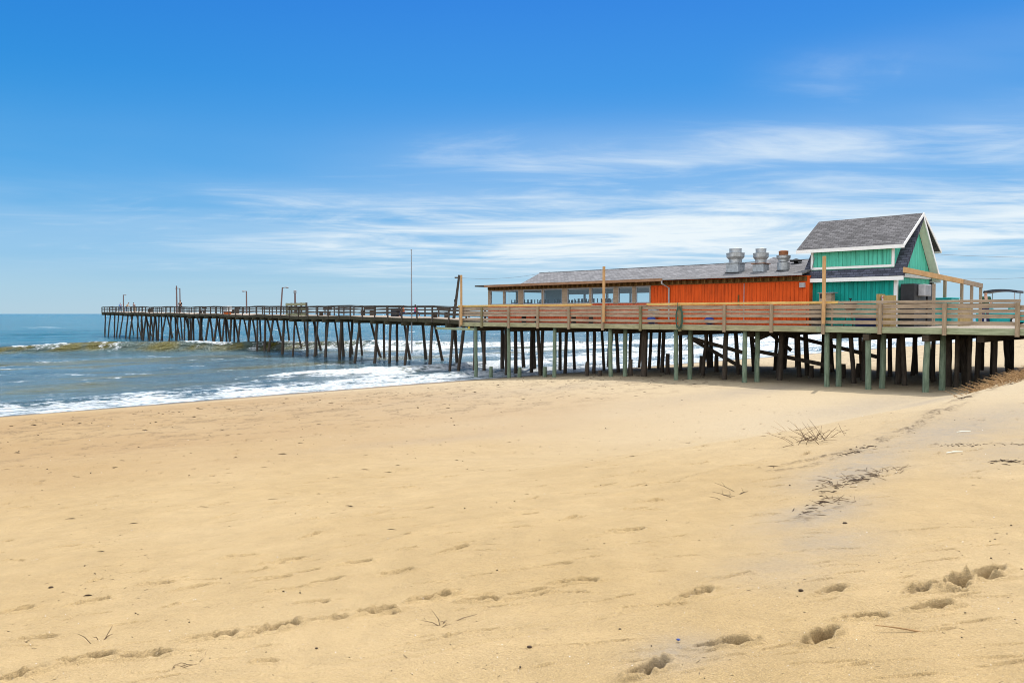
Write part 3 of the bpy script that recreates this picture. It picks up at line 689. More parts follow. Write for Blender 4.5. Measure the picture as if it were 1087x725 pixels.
# gable wall (land side)
m = MB(); zc = lambda uu: ZTOP-.12-SL*abs(uu-UM)
m.box(UH+.101,UHB-.101,V0,V0+.1,DZ,ZW-.05)
pts0 = [W(UH+.1,V0,ZW-.049),W(UHB-.1,V0,ZW-.049),W(UHB-.1,V0,zc(UHB-.1)),W(UM,V0,ZTOP-.12),W(UH+.1,V0,zc(UH+.1))]
pts1 = [W(UH+.1,V0+.1,ZW-.049),W(UHB-.1,V0+.1,ZW-.049),W(UHB-.1,V0+.1,zc(UHB-.1)),W(UM,V0+.1,ZTOP-.12),W(UH+.1,V0+.1,zc(UH+.1))]
b = len(m.v); m.v += pts0+pts1; m.f += [(0+b,1+b,2+b,3+b,4+b),(9+b,8+b,7+b,6+b,5+b)]+[(b+i,b+(i+1)%5,b+5+(i+1)%5,b+5+i) for i in range(5)]
for uu in np.arange(UH+.1, UHB-.15, .2):
    z1 = min(zc(uu), zc(uu+.186))-.02
    if z1 > ZW+.2: m.box(uu,uu+.186,V0-.02,V0-.002,ZW+.16,z1)
    m.box(uu,uu+.186,V0-.02,V0-.002,DZ+.02,ZW-.03)
m.build('gable_wall', M['teal_light'], house)
MB().box(UH-.05,UHB+.05,V0-.05,V0-.022,ZW-.02,ZW+.15).build('belt_board', M['white'], house, bevel=.006)
# dormer front and rear, roof of main and dormer
for s, uw in ((1, UH+.02), (-1, UHB-.02)):
    m = MB(); a, b = (uw, uw+.1) if s > 0 else (uw-.1, uw)
    m.box(a,b,V0+.12,V1-.05,ZD0-.09,ZD1+.12)
    if s > 0: strips(m,'u',V0+.24,V1-.18,ZD0+.12,ZD1-.04,uw-.003,.2,.016)
    m.build('dormer_wall', M['teal_light'], house)
    if s > 0:
        tr = MB(); tr.box(uw-.035,uw-.004,V0+.10,V0+.22,ZD0,ZD1+.06); tr.box(uw-.035,uw-.004,V1-.17,V1-.05,ZD0,ZD1+.06); tr.box(uw-.037,uw-.004,V0+.222,V1-.172,ZD0,ZD0+.11); tr.box(uw-.037,uw-.004,V0+.222,V1-.172,ZD1-.03,ZD1+.06)
        tr.build('dormer_trim', M['white'], house)
    c1 = MB()                                # cheek
    us = UM-(ZTOP-ZD0)/SL*s*0
    ck = [(uw+.1*s, ZD0-.09), (uw+.1*s, ZD1+.1), (UM-.2*s, ZTOP-.28), (UM-.2*s, ZTOP-.5)]
    c1.hexa([W(ck[0][0],V0+.12,ck[0][1]),W(ck[3][0],V0+.12,ck[3][1]),W(ck[3][0],V0+.2,ck[3][1]),W(ck[0][0],V0+.2,ck[0][1]),W(ck[1][0],V0+.12,ck[1][1]),W(ck[2][0],V0+.12,ck[2][1]),W(ck[2][0],V0+.2,ck[2][1]),W(ck[1][0],V0+.2,ck[1][1])])
    c1.build('dormer_cheek', M['teal_light'], house)
def roof_plane(name, mat, u0, z0, u1, z1, va, vb_, th, parent=house):
    m = MB(); m.hexa([W(u0,va,z0-th),W(u1,va,z1-th),W(u1,vb_,z1-th),W(u0,vb_,z0-th),W(u0,va,z0),W(u1,va,z1),W(u1,vb_,z1),W(u0,vb_,z0)])
    return m.build(name, M[mat], parent)
UDE, ZDE = UH-.28, 7.26
for s in (1,-1):
    mir = lambda uu: uu if s > 0 else 2*UM-uu
    roof_plane('main_roof','roofdark', mir(UE), ZEV, UM, ZTOP-.03, VG, VG1, .10)
    rf = roof_plane('dormer_roof','roof2', mir(UDE), ZDE, UM, ZTOP+.05, VG-.012, VG1+.25, .07)
    roof_plane('rake_board','white', mir(UDE-.01), ZDE+.01, UM, ZTOP+.06, VG-.05, VG-.015, .14, rf)
    roof_plane('rake_board','white' if s < 0 else 'roofdark', mir(UE-.02), ZEV-.0, UM, ZTOP-.04, VG-.045, VG-.003, .19)
    MB().box(*sorted((mir(UDE-.035),mir(UDE-.003))),VG-.06,VG1+.26,ZDE-.17,ZDE-.01).build('eave_board', M['white'], rf)
    MB().box(*sorted((mir(UE-.035),mir(UE-.003))),VG-.05,VG1+.02,ZEV-.20,ZEV-.02).build('eave_board', M['white'], house)
    roof_plane('soffit','cream', mir(UE+.02), ZEV-.10, UM-.02*s, ZTOP-.15, VG, V0-.024, .03)
MB().box(UE,UH-.004,VG1-.0+.001,VG1+.02,ZEV-.2,ZEV).build('eave_return', M['white'], house)
for a, b in ((V0-.03,V0+.10),(V1-.10,V1+.03)): MB().box(UH-.03,UH-.004,a,b,DZ,ZW-.03).build('corner_board', M['white'], house)
MB().box(UH-.02,UH+.10,V0-.05,V0-.023,DZ,ZW-.03).build('corner_board', M['white'], house)
va = on_u(988,UHB)[0]
for du in (-.05,-.35): MB().tube([W(UHB+du,V0-.12,DZ+.02),W(UHB+du,V0-.12,5.55)], .045, 10).build('downspout', M['white'], house)
MB().box(UHB-.18,UHB+.1,V0-.16,V0-.06,5.55,5.68).build('conduit_box', M['tar'], house)
MB().beam(W(UH-.05,V1-.02,5.9),W(UH-.12,V1-.30,6.9),.02,.02).build('cable', M['wire'], house)
# sign, cabinets and small things around the house
sx0, sx1 = on_u(946.5, UF+.9)[0], on_u(931, UF+.9)[0]
sb = thing('sign_box', W(UF+.9,(sx0+sx1)/2,DZ), 'small plywood enclosure with a white notice standing behind the rail', 'notice box')
MB().box(UF+.8,UF+1.4,sx0,sx0+.32,DZ,4.99).build('side_panel', M['boxwood'], sb); MB().box(UF+.8,UF+1.4,sx1-.14,sx1,DZ,5.05).build('side_panel', M['boxwood'], sb)
MB().box(UF+.95,UF+1.35,sx0+.325,sx1-.145,DZ,4.96).build('body', M['grey'], sb)
m = MB(); va, vb_ = sx0+.34, sx1-.19; nb = MB().box(UF+.92,UF+.945,va,vb_,4.70,4.97).build('notice', M['sign'], sb)
m.box(UF+.914,UF+.918,(va+vb_)/2-.02,(va+vb_)/2+.02,4.86,4.94); m.box(UF+.914,UF+.918,va+.03,vb_-.03,4.75,4.79); m.build('lettering', M['red'], nb)
cab = thing('equipment_cabinet', W(UH+.8,V0-.7,DZ), 'row of tall black cabinets against the gable wall of the teal house', 'cabinet')
for i, (u0, u1, zt) in enumerate(((UH+.05,UH+.5,5.52),(UH+.52,UH+1.5,5.52),(UH+1.75,UH+2.3,5.53))): MB().box(u0,u1,V0-.75,V0-.16,DZ,zt).build('cabinet_body', M['black'], cab, bevel=.02)
ac = thing('window_unit', W(UH+.9,V0-1,5.1), 'light grey air conditioner box on the front of the black cabinets', 'air conditioner')
MB().box(UH+.45,UH+1.25,V0-1.05,V0-.76,4.98,5.50).build('casing', M['grey'], ac, bevel=.03)
m = MB()
for z in np.arange(5.03,5.46,.05): m.box(UH+.52,UH+1.18,V0-1.06,V0-1.052,z,z+.025)
m.build('grille', M['pole'], ac)
m = MB(); wl_ = thing('wood_stack', W(UH+3,V0-.5,DZ), 'weathered upright boards leaning by the rear corner of the teal house', 'boards')
for i, uu in enumerate((UH+2.5,UH+2.75,UH+3.0)): MB().box(uu,uu+.2,V0-.6,V0-.5,DZ,5.5+.05*i).build('board', M['railold'], wl_)
o = MB().box(UHB+.3,UHB+1.4,V0-.9,V0-.1,DZ,4.92).box(UHB+.25,UHB+1.45,V0-.95,V0-.05,4.921,4.97).build('storage_bin', M['teal'], None, W(UHB+.8,V0-.5,DZ), bevel=.02); tag(o, 'low teal lidded bin beyond the gable of the teal house', 'bin')
o = MB().box(UH+3.4,UH+5.0,V0-1.6,V0-1.5,DZ,4.52).build('plywood_screen', M['boxwood'], None, W(UH+4,V0-1.5,DZ)); tag(o, 'low plywood screen board standing behind the rail under the pergola', 'screen')
v = on_u(878, UH-.5)[0]
gb = thing('water_heater_box', W(UH-.5,v,DZ), 'grey wooden control box on legs behind the tall rail post', 'control box')
MB().box(UH-.75,UH-.35,v-.3,v+.28,4.55,5.15).build('casing', M['railold'], gb); MB().box(UH-.8,UH-.3,v-.42,v+.33,5.151,5.19).build('lid', M['pole'], gb); MB().box(UH-.765,UH-.751,v-.05,v+.24,4.92,5.12).build('gauge', M['black'], gb)
for a in (-.26,.22): MB().box(UH-.6,UH-.5,v+a-.03,v+a+.03,DZ,4.549).build('leg', M['railold'], gb)
v = on_u(902.5, UH-.7)[0]
gr = thing('kettle_grill', W(UH-.7,v,DZ), 'small black kettle grill in front of the teal wall', 'grill')
MB().lathe(W(UH-.7,v,4.30), [(.05,0),(.24,.10),(.30,.25),(.30,.27),(.24,.40),(.08,.47)], 16).build('kettle', M['black'], gr); MB().lathe(W(UH-.7,v,4.77), [(.03,0),(.03,.06),(.07,.09),(.07,.13)], 8).build('lid_knob', M['black'], gr)
for k in range(3):
    a = k*2.1; MB().tube([W(UH-.7+.1*math.cos(a),v+.1*math.sin(a),4.32),W(UH-.7+.28*math.cos(a),v+.28*math.sin(a),DZ)], .018, 6).build('leg', M['black'], gr)
v = on_u(868, UH-.5)[0]; o = MB().lathe(W(UH-.5,v,DZ), [(.28,0),(.33,.9),(.34,1.02),(.20,1.12),(.06,1.16)], 14).build('bin', M['black'], None, W(UH-.5,v,DZ)); tag(o, 'round black waste bin beside the white corner post of the teal house', 'waste bin')
v = on_u(905, UF+1.2)[0]
for nm, dv, z, mt, lab, ct in (('cooler',.3,.45,'navy','dark blue cooler on the deck below the kettle grill','cooler'),('bucket',-.5,.4,'orange','orange bucket on the deck below the grill','bucket')):
    if nm == 'bucket': o = MB().lathe(W(UF+1.2,v+dv,DZ), [(.14,0),(.18,z),(.17,z+.01)], 14).build(nm, M[mt], None, W(UF+1.2,v+dv,DZ))
    else: o = MB().box(UF+1.0,UF+1.5,v-1.2,v-.2,DZ,DZ+z).box(UF+.98,UF+1.52,v-1.22,v-.18,DZ+z+.001,DZ+z+.07).build(nm, M[mt], None, W(UF+1.2,v-.7,DZ), bevel=.02)
    tag(o, lab, ct)
v = on_u(697, UO)[0]
o = MB().box(UO-.4,UO-.15,v-.28,v+.28,4.20,4.55).box(UO-.3,UO-.22,v-.05,v+.05,DZ,4.199).box(UO-.4,UO-.12,v-.15,v+.15,DZ,DZ+.03).build('notice_stand', M['galv'], None, W(UO-.3,v,DZ)); tag(o, 'pale grey notice board on a stand against the orange wall', 'notice stand')
for p, lab, mt in ((691.5,'dark blue bundle on the deck beside the grey notice stand','bluebag'),(753,'dark blue bundle lying alone below the plain orange wall','bluebag')):
    v = on_u(p, UO-.4)[0]; m = MB().ball(W(UO-.4,v,DZ+.2),.26,.34,.2,12); m.v = [(x+random.uniform(-.03,.03),y+random.uniform(-.03,.03),z) for x,y,z in m.v]
    tag(m.build('cloth_bundle', M[mt], None, W(UO-.4,v,DZ), smooth=True), lab, 'bundle')
for i,(p, L) in enumerate(((563,1.4),(618,1.6))):
    v = on_u(p, UO-.5)[0]; bt = thing('bench', W(UO-.5,v,DZ), ('dark bench under the dining windows near the seaward corner','dark bench under the dining windows left of the tall post')[i], 'bench', 'benches under the windows')
    MB().box(UO-.7,UO-.3,v-L/2,v+L/2,4.05,4.10).build('seat', M['black'], bt)
    for s in (-1,1): MB().box(UO-.68,UO-.32,v+s*(L/2-.12)-.03,v+s*(L/2-.12)+.03,DZ,4.049).build('leg', M['black'], bt)
# pergola beam and posts by the gable
VPG = V0-.45
perg = thing('pergola_frame', W(UH+9,VPG,DZ), 'bare wooden pergola beam on posts running back from the teal gable', 'pergola')
u0, z0 = on_v(959.5, VPG, 286.5); u1, z1 = on_v(1042.5, VPG, 303.5); um, zm = on_v(1022, VPG, 299)
MB().beam(W(u0,VPG,z0),W(um-.02,VPG,zm),.09,.24).build('beam', M['newpost'], perg, bevel=.008); MB().beam(W(um+.02,VPG,zm),W(u1,VPG,z1),.09,.24).build('beam', M['railold'], perg, bevel=.008)
for p in (1002.5,1020.5,1031,1040.5):
    uu = on_v(p, VPG)[0]; zt = z0+(z1-z0)*(uu-u0)/(u1-u0)-.10; MB().box(uu-.06,uu+.06,VPG-.065,VPG+.065,DZ,zt).build('post', M['post'], perg, bevel=.006)
MB().box(UB+.02,57.0,4.0,16,DZ-.12,DZ-.002).build('deck', M['deck'], perg)
for uu in (UB+2.0,56.5):
    for vv in (6,10,14): pile(uu, vv, DZ-.13, .11, 'piledark', parent=perg, base=g1(uu,vv))

# ------------------------------------------------------------------ cart and people
uc = 50.2
vc = on_u(1064, uc)[0]
cart = thing('beach_cart', W(uc,vc,DZ), 'teal open-sided cart under a dark canopy roof at the landward end', 'cart')
def cb(name, mt, a, b, c, d, e, f, par=cart, bev=.02): return MB().box(uc+a,uc+b,vc+c,vc+d,DZ+e,DZ+f).build(name, M[mt], par, bevel=bev)
cb('body','teal',-.6,.6,-1.5,1.15,.10,.60); cb('hood','teal',-.52,.52,.55,1.02,.661,.92,bev=.08); cb('seat','white',-.55,.55,-.35,.15,.664,.80,bev=.04); cb('backrest','teal',-.55,.55,-.52,-.40,.664,1.12,bev=.04)
m = MB()
vcs = np.linspace(-.85,.80,9)
for i in range(8):
    f = lambda q: 1.68+.10*(1-(q/.85)**2)
    m.hexa([W(uc-.62,vc+vcs[i],DZ+f(vcs[i])),W(uc+.62,vc+vcs[i],DZ+f(vcs[i])),W(uc+.62,vc+vcs[i+1],DZ+f(vcs[i+1])),W(uc-.62,vc+vcs[i+1],DZ+f(vcs[i+1]))]+[W(uc+a,vc+b,DZ+f(b)+.13) for a,b in ((-.62,vcs[i]),(.62,vcs[i]),(.62,vcs[i+1]),(-.62,vcs[i+1]))])
m.build('canopy', M['canopy'], cart)
for a in (-.55,.55):
    for b in (-.7,.65): MB().tube([W(uc+a,vc+b,DZ+.66),W(uc+a,vc+b,DZ+1.70)], .022, 8).build('canopy_post', M['grey'], cart)
for a in (-.6,.6):
    for b in (-.75,.65):
        wh = MB().tube([W(uc+a-.09,vc+b,DZ+.20),W(uc+a+.09,vc+b,DZ+.20)], .20, 20).build('wheel', M['rubber'], cart)
        MB().tube([W(uc+a-.095,vc+b,DZ+.20),W(uc+a+.095,vc+b,DZ+.20)], .11, 14).build('rim', M['white'], wh)
def person(loc, face, label, shirt, legs, head='hair', lean=0, arms=(.1,.1), h=1.75, cap=None, sit=False):
    x0, y0, z0 = loc; t = thing('person', loc, label, 'person'); k = h/1.75; c, s = math.cos(face), math.sin(face)
    def P(r, f, z): # r to the side, f forward
        f = f+max(0, z-.9)*lean; return (x0+(c*r-s*f)*k*1.0, y0+(s*r+c*f)*k, z0+z*k)
    J = {'pelvis':((0,0,.95),.13),'chest':((0,0,1.28),.145),'neck':((0,0,1.48),.055),'head':((0,.02,1.58),.085),'crown':((0,.01,1.68),.085),
         'hl':((.09,0,.90),.085),'kl':((.10,.03,.50),.058),'al':((.10,0,.09),.042),'tl':((.11,.14,.035),.03),'hr':((-.09,0,.90),.085),'kr':((-.10,.03,.50),.058),'ar':((-.10,0,.09),.042),'tr':((-.11,.14,.035),.03),
         'sl':((.19,0,1.41),.055),'el':((.24,.02+arms[0]*.5,1.13),.042),'wl':((.22,.05+arms[0]*2,.92+arms[0]*.9),.032),'fl':((.21,.08+arms[0]*2.6,.85+arms[0]*.9),.03),
         'sr':((-.19,0,1.41),.055),'er':((-.24,.02+arms[1]*.5,1.13),.042),'wr':((-.22,.05+arms[1]*2,.92+arms[1]*.9),.032),'fr':((-.21,.08+arms[1]*2.6,.85+arms[1]*.9),.03)}
    if sit:
        for n in J:
            (r_, f_, z_), q_ = J[n]
            if n[0] in 'kat' : J[n] = ((r_, {'k':.42,'a':.40,'t':.54}[n[0]], {'k':.47,'a':.09,'t':.035}[n[0]]), q_)
            else: J[n] = ((r_, f_, z_-.45), q_)
    zo = -.45 if sit else 0
    ED = [('pelvis','chest'),('chest','neck'),('neck','head'),('head','crown'),('pelvis','hl'),('hl','kl'),('kl','al'),('al','tl'),('pelvis','hr'),('hr','kr'),('kr','ar'),('ar','tr'),('chest','sl'),('sl','el'),('el','wl'),('wl','fl'),('chest','sr'),('sr','er'),('er','wr'),('wr','fr')]
    import bmesh
    def skin2(name, names, mat, grow):
        me = bpy.data.meshes.new(name); bm = bmesh.new(); ly = bm.verts.layers.skin.verify(); ix = {}
        for n in names:
            v = bm.verts.new(Vector(P(*J[n][0]))-Vector(loc)); v[ly].radius = (J[n][1]*k*grow,)*2; v[ly].use_root = n in ('pelvis',) ; ix[n] = v
        for a, b in ED:
            if a in ix and b in ix: bm.edges.new((ix[a], ix[b]))
        bm.to_mesh(me); bm.free(); me.materials.append(M[mat]); o = bpy.data.objects.new(name, me); COL.objects.link(o); o.parent = t
        o.modifiers.new('skin','SKIN').use_smooth_shade = True; q = o.modifiers.new('sub','SUBSURF'); q.levels = 1; q.render_levels = 2; return o
    skin2('body', list(J), 'skin', 1.0)
    skin2('shirt', ['pelvis','chest','sl','el','sr','er'], shirt, 1.16); skin2('trousers', ['pelvis','hl','kl','al','hr','kr','ar'], legs, 1.2)
    hc = P(0,-.005,1.68+zo); MB().ball(hc, .098*k, .105*k, .085*k, 12).build('hair', M[head], t, smooth=True)
    nf = P(0,.115,1.60+zo); MB().ball(nf, .016*k,.02*k,.022*k, 8).build('nose', M['skin'], t, smooth=True)
    if cap:
        MB().ball(P(0,.0,1.705+zo), .106*k,.112*k,.075*k, 12).build('cap', M[cap], t, smooth=True)
    return t
v = on_u(1046, 49.2)[0]
person(W(49.2,v,DZ), R(150), 'person in a dark green shirt and cap standing beside the teal cart', 'sgreen','navy', cap='black', h=1.82, arms=(.12,.06))

# ------------------------------------------------------------------ fishing pier
PA = (37.15, V_END+.02); PB = (48.3, 152.0)
pdu, pdv = PB[0]-PA[0], PB[1]-PA[1]; PL = math.hypot(pdu, pdv); pdu /= PL; pdv /= PL; PW = 5.0
while True:                                 # carried on until its end stands where the photo has it
    q = W(PA[0]+pdu*PL, PA[1]+pdv*PL, 0)
    if 543.5+FPX*q[0]/q[1] < 109: break
    PL += .25
def pp(s, w=0): return PA[0]+pdu*s+pdv*w, PA[1]+pdv*s-pdu*w
def pz(s): return float(np.interp(s, [0, 12, 45, PL], [3.66, 3.93, 4.08, 4.55])) + .04*math.sin(s*.35)+.025*math.sin(s*.9+1)
def pt(s, w, z): u, v = pp(s, w); return W(u, v, z)
def s_at(px, w=0):
    lo, hi = 0, PL
    for _ in range(50):
        md = (lo+hi)/2; x, y, _z = pt(md, w, 0); q = 543.5+FPX*x/y
        if q > px: lo = md
        else: hi = md
    return md
pier = thing('fishing_pier', pt(PL/2, PW/2, 0), 'long narrow wooden fishing pier on leaning dark piles reaching out to sea', 'pier')
def along(m, w0, w1, dz0, dz1, step=2.3, jit=0, s0=0, s1=None):
    s = s0; s1 = PL if s1 is None else s1
    while s < s1-.01:
        e = min(s+step, s1); a, b = pz(s), pz(e); j = random.uniform(-jit, jit); j2 = random.uniform(-jit, jit)
        m.hexa([pt(s+.004,w0,a+dz0+j),pt(s+.004,w1,a+dz0+j),pt(e-.004,w1,b+dz0+j2),pt(e-.004,w0,b+dz0+j2),pt(s+.004,w0,a+dz1+j),pt(s+.004,w1,a+dz1+j),pt(e-.004,w1,b+dz1+j2),pt(e-.004,w0,b+dz1+j2)]); s = e
m = MB(); along(m, 0, PW, -.05, 0, .6); m.build('deck', M['pierdeck'], pier)
m = MB()
for w in (-.06, .9, 1.9, 2.9, 3.9, PW): along(m, w, w+.055, -.33, -.055, 3.0, .01)
m.build('stringer', M['pierstr'], pier)
for side, w in ((0, -.02), (1, PW-.03)):
    m = MB()
    for a, b in ((.28,.37),(.58,.67)): along(m, w+.002, w+.04, a, b, 2.3, .012)
    along(m, w-.06, w+.10, .90, .95, 2.3, .012); along(m, w+.002, w+.04, .80, .888, 2.3, .01)
    if side == 0: pass
    m2 = m.build('railing', M['pierwood'], pier); s = .3
    while s < PL:
        x = random.uniform(-.03,.03); MB().hexa([pt(s+a,w-.105+b,pz(s)+z) for z in (-.30,.895) for a,b in ((x,0),(x+.10,0),(x+.10,.099),(x,.099))]).build('post', M['pierwood'], m2); s += 2.24
m = MB(); z = pz(PL)
for a, b in ((.28,.37),(.58,.67),(.85,.95)): m.hexa([pt(PL+c,w,z+h) for h in (a,b) for c,w in ((0,-.1),(.05,-.1),(.05,PW+.1),(0,PW+.1))])
for w in (0,1.25,2.5,3.75,PW): m.hexa([pt(PL+c,w+d,z+h) for h in (-.3,.9) for c,d in ((.051,-.05),(.14,-.05),(.14,.05),(.051,.05))])
m.build('end_railing', M['pierwood'], pier)
# bents: measured bases of the front piles, then filled in
def ppile(s, w, ds, dw, r):
    n = 6; top = pz(s)-.34; pts = []
    for i in range(n):
        f = i/(n-1); u, v = pp(s+ds*(1-f)+random.uniform(-.03,.03), w+dw*(1-f)+random.uniform(-.03,.03)); pts.append(W(u,v,-1.5+(top+1.5)*f))
    wob = [r*(1.22 if i < 3 and random.random() < .45 else 1.0) for i in range(n)]
    MB().tube(pts, wob, 10, .05).build('pile', M['piledark'], pier, smooth=True)
for s_, w_, ds_, dw_ in ((.9,.25,-.15,-.2),(3.4,.3,.5,-.4),(1.6,2.4,.1,.1),(4.6,PW-.4,-.4,.5),(.6,PW-.5,.2,.3)): ppile(s_, w_, ds_, dw_, .12)
s = 2.0; k = 0
while s < PL-1:
    t_ = random.uniform(-.3,.3)
    ppile(s, .25, random.choice([.5,.5,1.2])*random.uniform(-.75,.75), random.uniform(-.9,-.1), random.uniform(.10,.14))
    if random.random() < .8: ppile(s+t_, PW-.3, random.choice([.5,1])*random.uniform(-.9,.9), random.uniform(.1,1.3), random.uniform(.10,.14))
    if random.random() < .45 and s < PL-12: ppile(s+random.uniform(-.6,.6), PW/2, random.uniform(-.6,.6), random.uniform(-.4,.4), random.uniform(.09,.13))
    m = MB(); m.hexa([pt(s+a,w,pz(s)+z) for z in (-.60,-.335) for a,w in ((-.12,-.35),(.12,-.35),(.12,PW+.35),(-.12,PW+.35))]); m.build('header_beam', M['pierstr'], pier)
    s += random.choice([2.3,2.8,3.1,3.5]) if s < PL-9 else 4.2
    k += 1
# link from the platform
o = MB().beam(W(36.4,V_END-.6,DZ-.52), W(36.9,V_END+5.5,DZ-.50), .10, .16).build('cross_timber', M['fasciagreen'], pier)
# pier furniture
def lamp(px, ytop, w, label, arm, hs=0, mt='polepink', lean=0):
    s = s_at(px, w); x, y, z = pt(s, w, pz(s)); d = ray(px, ytop); zt = EYE+d[2]*math.hypot(x,y)/math.hypot(d[0],d[1])
    L = thing('pier_lamp', (x,y,z), label, 'lamp post', 'lamp posts on the fishing pier'); rt = Vector((1,0,0))
    top = Vector((x+lean, y, zt)); MB().tube([(x,y,z),top], [.11,.08], 8).build('pole', M[mt], L)
    if arm:
        e = top+rt*arm+Vector((0,0,.02)); MB().tube([top-Vector((0,0,.08)),e], .04, 8).build('arm', M[mt], L)
        MB().ball(e-Vector((0,0,.06)), .22,.12,.09,10).build('lamp_head', M['pole'], L, smooth=True)
    else: MB().box(0,.001,0,.001,0,.001) if 0 else MB().lathe((x+lean,y,zt-.25), [(.13,0),(.15,.05),(.15,.3),(.08,.34)], 10).build('lamp_head', M['pole'], L)
lamp(131.5, 313, 1.0, 'slim lamp post near the far end of the fishing pier', .35)
lamp(191.5, 306, PW-.4, 'lamp post with a short arm beside the taller bare pole', -.55)
lamp(262, 309, PW-.4, 'lamp post with an arm to the left, mid pier above the white box', -.4)
lamp(298, 305, PW-.4, 'tall leaning lamp post with an arm to the right', .55, lean=.25)
lamp(313.5, 309, .6, 'short lamp post beside the tan shelter on the pier', 0)
s = s_at(188, .4); x,y,z = pt(s,.4,pz(s)); d = ray(188,303.5); zt = EYE+d[2]*y/d[1]
tag(MB().tube([(x,y,z),(x,y,zt)],[.13,.09],8).build('bare_pole', M['polepink'], None, (x,y,z)), 'bare tall pole standing far out on the pier beside a lamp', 'pole')
s = s_at(437, .2); x,y,z = pt(s,.2,pz(s)); d = ray(437,266); zt = EYE+d[2]*y/d[1]
fp = thing('flagpole', (x,y,z), 'tall thin grey flagpole without a flag on the pier', 'flagpole')
MB().tube([(x,y,z-.2),(x,y,zt)],[.06,.03],8).build('pole', M['pole'], fp); MB().ball((x,y,zt+.04),.06,.06,.06,8).build('finial', M['pole'], fp); MB().tube([(x,y,z-2.8),(x,y,z-.2)],[.06,.06],8).build('foot', M['pole'], fp)
up = (39.0, on_u(481.5, 39.0)[0]); d = ray(487.5,292); x,y,z = W(up[0],up[1],3.7); zt = EYE+d[2]*y/d[1]
ut = thing('utility_pole', (x,y,z), 'old leaning utility pole with a stub crossarm behind the rail corner', 'utility pole')
xt = d[0]*y/d[1]; MB().tube([(x,y,z),(xt,y,zt)],[.12,.085],10).build('pole', M['piledark'], ut); MB().beam((xt-.35,y,zt-.2),(xt+.15,y,zt-.2),.1,.1).build('crossarm', M['piledark'], ut); MB().lathe((x*.35+xt*.65-.15,y,z+(zt-z)*.4), [(.09,0),(.09,.22)], 8).build('insulator', M['tar'], ut)
s0, s1 = s_at(328,.5), s_at(307,.5)
sh = thing('pier_shelter', pt((s0+s1)/2,.6,pz(s0)), 'tan plank windbreak with gaps against the pier rail', 'windbreak')
m = MB()
for a, b in ((.0,.28),(.52,.95),(1.02,1.30)):
    m.hexa([pt(q,w,pz(s0)+h) for h in (a+.02,b) for q,w in ((s0,.12),(s1,.12),(s1,.17),(s0,.17))])
m.build('plank_wall', M['fascia'], sh)
n = 5
for i in range(n):
    q = s0+(s1-s0)*i/(n-1); MB().hexa([pt(q+a,w,pz(s0)+h) for h in (0,1.32) for a,w in ((-.09,.18),(.09,.18),(.09,.32),(-.09,.32))]).build('post', M['pierwood'], sh)
LB = ['low wooden bench on the pier just right of the tan windbreak','low wooden bench mid pier left of the flagpole','low wooden bench on the pier between flagpole and platform','low wooden bench by the white box on the pier','low wooden bench far out on the pier','low wooden bench nearest the outer end of the pier']
first = None
for i, px in enumerate((345,390,468,250,215,160)):
    s = s_at(px, 2.5); o = thing('pier_bench', pt(s,2.5,pz(s)), LB[i], 'bench', 'benches on the fishing pier'); z = pz(s)
    MB().hexa([pt(s+a,w,z+h) for h in (.42,.48) for a,w in ((-1,2.3),(1,2.3),(1,2.7),(-1,2.7))]).build('seat', M['pierwood'], o)
    MB().hexa([pt(s+a,w,z+h) for h in (.6,.85) for a,w in ((-1,2.75),(1,2.75),(1,2.8),(-1,2.8))]).build('backrest', M['pierwood'], o)
    for e in (-.85,.85): MB().hexa([pt(s+e+a,w,z+h) for h in (0,.419) for a,w in ((-.05,2.3),(.05,2.3),(.05,2.7),(-.05,2.7))]).build('leg', M['pierwood'], o)
s = s_at(241.5,.5); z = pz(s); o = thing('bait_box', pt(s,.5,z), 'white box with an orange base by the pier rail', 'box')
MB().hexa([pt(s+a,w,z+h) for h in (.32,1.0) for a,w in ((-.75,.2),(.75,.2),(.75,.8),(-.75,.8))]).build('casing', M['white'], o); MB().hexa([pt(s+a,w,z+h) for h in (0,.319) for a,w in ((-.5,.2),(.5,.2),(.5,.8),(-.5,.8))]).build('base', M['orange'], o)
s = s_at(420,3.2); z = pz(s); o = MB().hexa([pt(s+a,w,z+h) for h in (0.0,.75) for a,w in ((-.5,3),(.5,3),(.5,3.6),(-.5,3.6))]).build('fish_bin', M['black'], None, pt(s,3.2,z)); tag(o, 'square dark bin on the pier beside the person in orange', 'bin')
def pperson(px, w, face, label, *a, **k):
    s = s_at(px, w); return person(pt(s,w,pz(s)), face, label, *a, **k)
pperson(128, 1.0, R(40), 'person in blue near the far end of the pier', 'blue','navy', h=1.55)
pperson(134.5, .6, R(-60), 'person in tan leaning over the rail by the far lamp', 'tan','navy', lean=.5, arms=(.2,.2), h=1.7)
pperson(143.5, .7, R(60), 'person in brown bending at the pier rail, third from the far end', 'polepink','tan', lean=.45, arms=(.2,.1), h=1.65)
pperson(191.8, 1.2, R(180), 'person in black standing below the two tall pier poles', 'black','black', h=1.82)
pperson(428.5, 3.4, R(90), 'person in an orange top sitting on the pier left of the flagpole', 'orange','navy', h=1.35, sit=True)
pperson(441, 2.8, R(-90), 'person in a pink top and navy trousers sitting right of the flagpole', 'pink','navy', h=1.4, sit=True)

